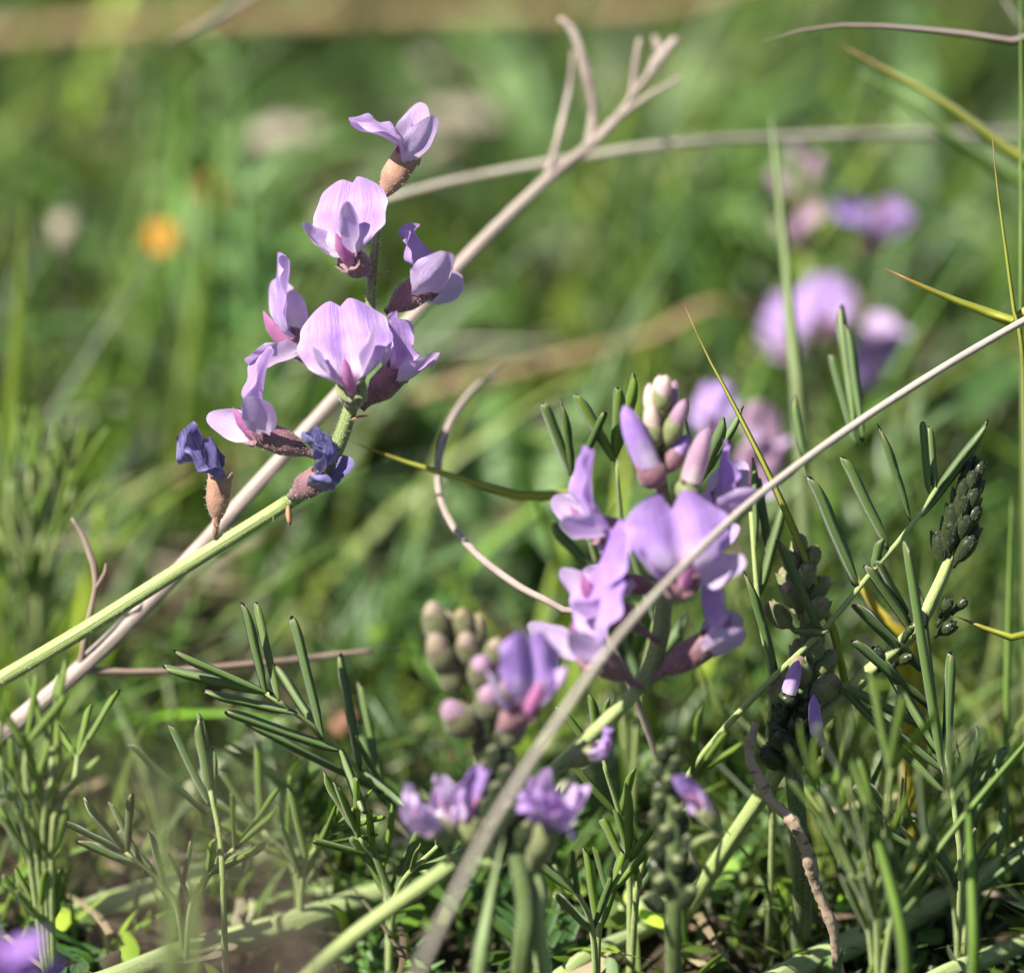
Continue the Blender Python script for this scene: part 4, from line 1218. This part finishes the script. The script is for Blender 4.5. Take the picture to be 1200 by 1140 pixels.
lone_blade("dry_grass_strand", [drop(P(1290, 160, 50), 10, 10)] + pts([(1230, 80, 48), (1195, 30, 46), (1165, -20, 46)]), 1.8, 'dry_stalk', "short pale dry blade crossing the grey curved one", "dry blade", "dry grass blades")
lone_blade("grass_strand", [drop(P(1400, 330, 44), 10, 10)] + pts([(1300, 250, 38), (1200, 190, 34), (1140, 145, 32), (1085, 108, 30), (1030, 78, 30), (985, 52, 30)]), 2.2, 'blade_olive', "olive grass blade arching down under the grey curved dry blade", n=30)
lone_blade("grass_strand", [drop(P(1360, 360, 64), 10, 10)] + pts([(1260, 270, 58), (1180, 205, 54), (1100, 150, 50), (1040, 105, 50), (1000, 80, 50)]), 2.4, 'blade_green', "blurred green grass blade running beside the olive arching one", n=30)
lone_blade("grass_strand", [drop(P(1330, 480, 14), 10, 6)] + pts([(1260, 410, 8), (1185, 380, 4), (1120, 355, 2), (1075, 334, 0), (1036, 314, 0)]), 3.2, 'blade_olive', "olive pointed blade with reddish tip resting over the pale stalk", n=30, fold=0.5)
lone_blade("grass_strand", [drop(P(1206, 520, 8), 2, 6)] + pts([(1200, 450, 5), (1190, 380, 3), (1178, 290, 2), (1168, 215, 2), (1162, 152, 2)]), 0.75, 'blade_olive', "thin sharp upright blade beside the olive pointed blade", n=24)
lone_blade("grass_strand", [drop(P(1200, 620, 20), 2, 6)] + pts([(1197, 420, 14), (1196, 220, 14), (1196, 60, 16), (1194, -60, 18)]), 0.5, 'blade_green', "tall thin upright blade cutting across the arching olive blade", n=24)
lone_blade("grass_strand", [drop(P(945, 620, 44), 2, 6)] + pts([(938, 520, 42), (928, 400, 40), (918, 280, 40), (908, 190, 40), (903, 128, 44)]), 1.7, 'blade_pale', "blurred pale upright blade in front of the out-of-focus raceme", n=24)
lone_blade("grass_strand", [drop(P(1000, 850, 10), 4, 4)] + pts([(988, 790, 7), (965, 710, 4), (938, 640, 2), (905, 565, 0), (860, 475, 0), (828, 415, 0), (802, 358, 0)]), 0.9, 'blade_olive', "thin yellow-green blade slanting behind the pale stalk, above the violet raceme", n=24)
lone_blade("grass_strand", [drop(P(760, 690, 24), 4, 6)] + pts([(700, 620, 18), (610, 584, 14), (540, 562, 12), (470, 540, 12), (412, 518, 11)]), 1.7, 'blade_olive', "olive blade reaching from the violet raceme to the sharp raceme's stem", n=24)
lone_blade("grass_strand", [drop(P(1010, 1160, -14), -2, 3)] + pts([(1030, 1110, -14), (1075, 1030, -13), (1130, 955, -12), (1200, 872, -10), (1270, 790, -8)]), 0.9, 'blade_green', "long green blade slanting up across the creeping stems at the spray's foot", n=24)
lone_blade("grass_strand", [drop(P(1065, 800, 16), 2, 3)] + pts([(1062, 770, 14), (1035, 730, 12), (1010, 690, 12), (985, 655, 12)]), 3.6, 'blade_yellow', "yellowed leaf blade behind the dark bud raceme", n=16)
lone_blade("grass_strand", [drop(P(1290, 800, 6), 2, 3)] + pts([(1240, 772, 4), (1190, 750, 2), (1150, 735, 2), (1120, 722, 2)]), 2.2, 'blade_olive', "short olive blade with brown tip touching the dark bud spike", n=16)
for (i, (x, y, dx, h, d, w, mt, lab)) in enumerate((
        (1140, 1130, -8, 230, -20, 1.6, 'blade_green', "broad soft green blade standing before the leaflet spray"),
        (1060, 1130, -70, 260, -24, 1.8, 'blade_green', "curving soft green blade rising at the knotty twig's right"),
        (1175, 1000, 10, 420, 20, 1.0, 'blade_green', "upright green blade beyond the dark bud spike"),
        (560, 1150, 30, 170, -30, 2.0, 'blade_pale', "pale broad blade at the foot of the bud raceme"),
        (200, 1150, -10, 260, -70, 2.0, 'blade_green', "strongly blurred upright blade near the violet blur"),
        (225, 1150, 12, 190, -64, 1.8, 'blade_green', "strongly blurred short blade leaning beside the taller blurred one"))):
    lone_blade("grass_strand", [drop(P(x, y + 40, d + 3), 0, 3)] + pts([(x, y, d), (x + dx * 0.4, y - h * 0.5, d), (x + dx, y - h, d)]), w, mt, lab, n=18)
lone_blade("dry_grass_strand", [drop(P(420, 1230, -190), 20, -20)] + pts([(330, 1000, -190), (250, 930, -190), (120, 880, -190), (40, 850, -190)]), 1.6, 'leaflet', "heavily blurred dark blade hanging close before the left tuft", "grass blade", "single grass blades", n=18)

# creeping stems and knotty twig
for (cc, r, lab) in (([(100, 1160), (220, 1116), (350, 1080), (480, 1036), (560, 1010)], 1.6, "pale ribbed creeping stem on the soil below the left leaflet tufts"),
                     ([(240, 1030), (330, 1002), (420, 974), (520, 940), (620, 880)], 1.9, "pale creeping stem on the soil behind the left pinnate leaf"),
                     ([(560, 1000), (680, 955), (800, 905), (900, 850), (960, 815)], 1.5, "thick green creeping stem running behind the bud raceme"),
                     ([(800, 1050), (850, 1012), (915, 955), (960, 920)], 1.2, "short pale creeping stem crossing behind the knotty twig"),
                     ([(860, 1170), (950, 1128), (1040, 1085), (1140, 1040), (1240, 990)], 1.6, "pale ribbed creeping stem passing under the knotty twig's lower end"),
                     ([(1040, 1170), (1110, 1140), (1200, 1105), (1300, 1065)], 1.1, "smooth creeping stem on the soil beyond the ribbed one"),
                     ([(620, 1160), (690, 1120), (770, 1080), (840, 1030)], 1.0, "thin yellowish creeping stem between the low tufts")):
    p = [G(q[0], q[1], r + 0.8 + 1.6 * math.sin(k * 1.7 + r * 9) ** 2) for k, q in enumerate(cc)]
    lone_tube("creeping_stem", [drop(p[0], -20, -2)] + p + [drop(p[-1], 20, 3)], [0.8 * r, r, r, r, r, r * 0.8], 'stem_pale', lab, "creeping stem", "creeping stems", n=40, seg=16, ribs=6, ribd=0.06)
lone_tube("knotty_twig", pts([(886, 846, -3), (878, 884, -3), (892, 916, -3), (903, 938, -3), (925, 958, -3), (946, 998, -2), (955, 1035, 0), (976, 1088, 2), (984, 1140, 5)]) + [drop(P(1000, 1200, 8), 1, 2)],
          [0.42, 0.6, 0.55, 0.72, 0.58, 0.85, 0.6, 0.9, 0.64, 0.6, 0.7, 0.58, 0.56, 0.66, 0.52, 0.5], 'bark', "knotty brown dead twig blotched with dark patches standing in the leaf litter", "twig", n=90, seg=12, rough=0.09)


# ------------------------------------------------------------------ blurred things in the meadow behind
def rosette(label, px, n, L, W, lean, mat='broad', az=None, group="broad-leaved plants in the meadow"):
    c = P(*px)
    g = drop(c)
    o = thing("broad_leaf_plant", g, label, "plant", group)
    for k in range(n):
        a = (az[k] if az else k * 2.4 + random.uniform(-0.4, 0.4))
        ln = L * random.uniform(0.8, 1.15)
        h = np.array([math.cos(a), math.sin(a), 0])
        z = math.sin(lean) * ln
        r = math.cos(lean) * ln
        blade("leaf", [g, g + h * r * 0.35 + np.array([0, 0, z * 0.55]), g + h * r * 0.7 + np.array([0, 0, z * 0.95]), g + h * r + np.array([0, 0, z * 0.9])], W * random.uniform(0.85, 1.15), M[mat], o, prof='oval', fold=0.25, n=12, hint=np.array([0, 0, 1.0]))
    return o


for lab, px, n, L, W, lean in (("broad-leaved rosette behind the sharp raceme's arching stem", (330, 640, 150), 7, 46, 8, 0.6),
                               ("broad-leaved rosette behind the forked dead branch top", (720, 420, 190), 8, 55, 8, 0.6),
                               ("broad-leaved rosette beneath the orange flowers", (220, 480, 190), 7, 48, 9, 0.55),
                               ("broad-leaved rosette behind the hooked dry stem", (600, 700, 110), 7, 40, 8, 0.55),
                               ("broad-leaved rosette at the far back under the tan straw", (300, 220, 300), 8, 55, 10, 0.6),
                               ("broad-leaved rosette behind the olive arching blades", (1080, 330, 190), 8, 50, 9, 0.6)):
    rosette(lab, px, n, L, W, lean)
for lab, px, R in (("orange blurred flower, the larger of the pair in the meadow", (192, 280, 114), 2.7), ("orange blurred flower, the smaller of the pair in the meadow", (245, 228, 172), 2.0)):
    c = P(*px)
    g = drop(c, 2, 8)
    o = thing("orange_flower", g, label := lab, "flower", "orange meadow flowers")
    tube("stem", [g, (g + c) / 2 + np.array([1, 0, 0]), c], [0.6, 0.55, 0.5], M['stem'], o, n=12, seg=8)
    for k in range(8):
        a = k * math.pi / 4
        d = V(math.cos(a), math.sin(a), 0.35)
        blade("petal", [c, c + d * R * 0.5 + V(0, 0, 1) * 0.6, c + d * R], R * 0.8, M['orange'], o, prof='oval', n=7, hint=V(0, 0, 1))
    v, f, uv = tube_data([c - V(0, 0, 1) * 0.2, c + V(0, 0, 1) * 0.9], [R * 0.3, R * 0.22], n=3, seg=10)
    link("flower_centre", mesh_from("flower_centre", v - ORI[o.name], f, uv), M['orange'], o)

for lab, px, L, W, ang in (("pale withered leaf, a blurred oval left of the topmost lilac flower", (330, 158, 175), 13, 6, 0.1), ("pale withered leaf, a blurred oval right of the topmost lilac flower", (545, 135, 185), 12, 6, -0.1),
                           ("pale withered leaf standing upright under the tan straw", (508, 85, 200), 9, 6, 1.5), ("small whitish withered leaf left of the orange flowers", (72, 272, 140), 5, 5, 1.0),
                           ("reddish withered leaf behind the finger-like pinnate leaf", (402, 852, 52), 5, 3.6, 0.9)):
    c = P(*px)
    d = V(math.cos(ang), math.sin(ang), 0.15)
    g = drop(c, 0, 6)
    o = thing("withered_leaf", g, lab, "dead leaf", "withered leaves in the meadow")
    m_ = M['withered_red'] if px[1] > 800 else M['withered']
    b0 = c - d * L * 0.5
    tube("stalk", [g, (g + b0) / 2 + np.array([0.5, 1.0, 0.0]), b0], [0.4, 0.35, 0.3], m_, o, n=10, seg=6)
    blade("leaf_blade", [b0, c + V(0, 0.2, 0.4) * 0.8, c + d * L * 0.5], W, m_, o, prof='oval', n=12, hint=V(0.1, 0.5, 0.8), fold=0.2)

for plant, dens in ((A, 1.0), (Bp, 0.5)):
    for part in list(plant.children):
        if part.name.startswith("stem"):
            fuzz(part, int(2200 * dens), 0.26, 0.025)
        elif part.name.startswith("flower") and not part.name.startswith("flower_bud"):
            fuzz(part, int(420 * dens), 0.28, 0.025)

tips = [(55, 862), (120, 846), (190, 872), (262, 900), (330, 965), (245, 842), (150, 905), (300, 930)]
root = drop(P(330, 1250, -215), 20, -30)
tuft = thing("dead_grass_tuft", root, "grey dead grass tuft, a soft smear close before the leafy shoots", "dry grass")
for k, (x, y) in enumerate(tips):
    tp = P(x, y, -205 - 6 * (k % 3))
    b0 = root + np.array([k * 1.2 - 4, (k % 3) * 1.5, 0])
    blade("blade", [b0, b0 * 0.5 + tp * 0.5 + V(0.3, 0.5, 0) * 8, tp], 1.0, M['twig'], tuft, n=14, hint=V(0.1, 0.3, 0.9), prof='dry')
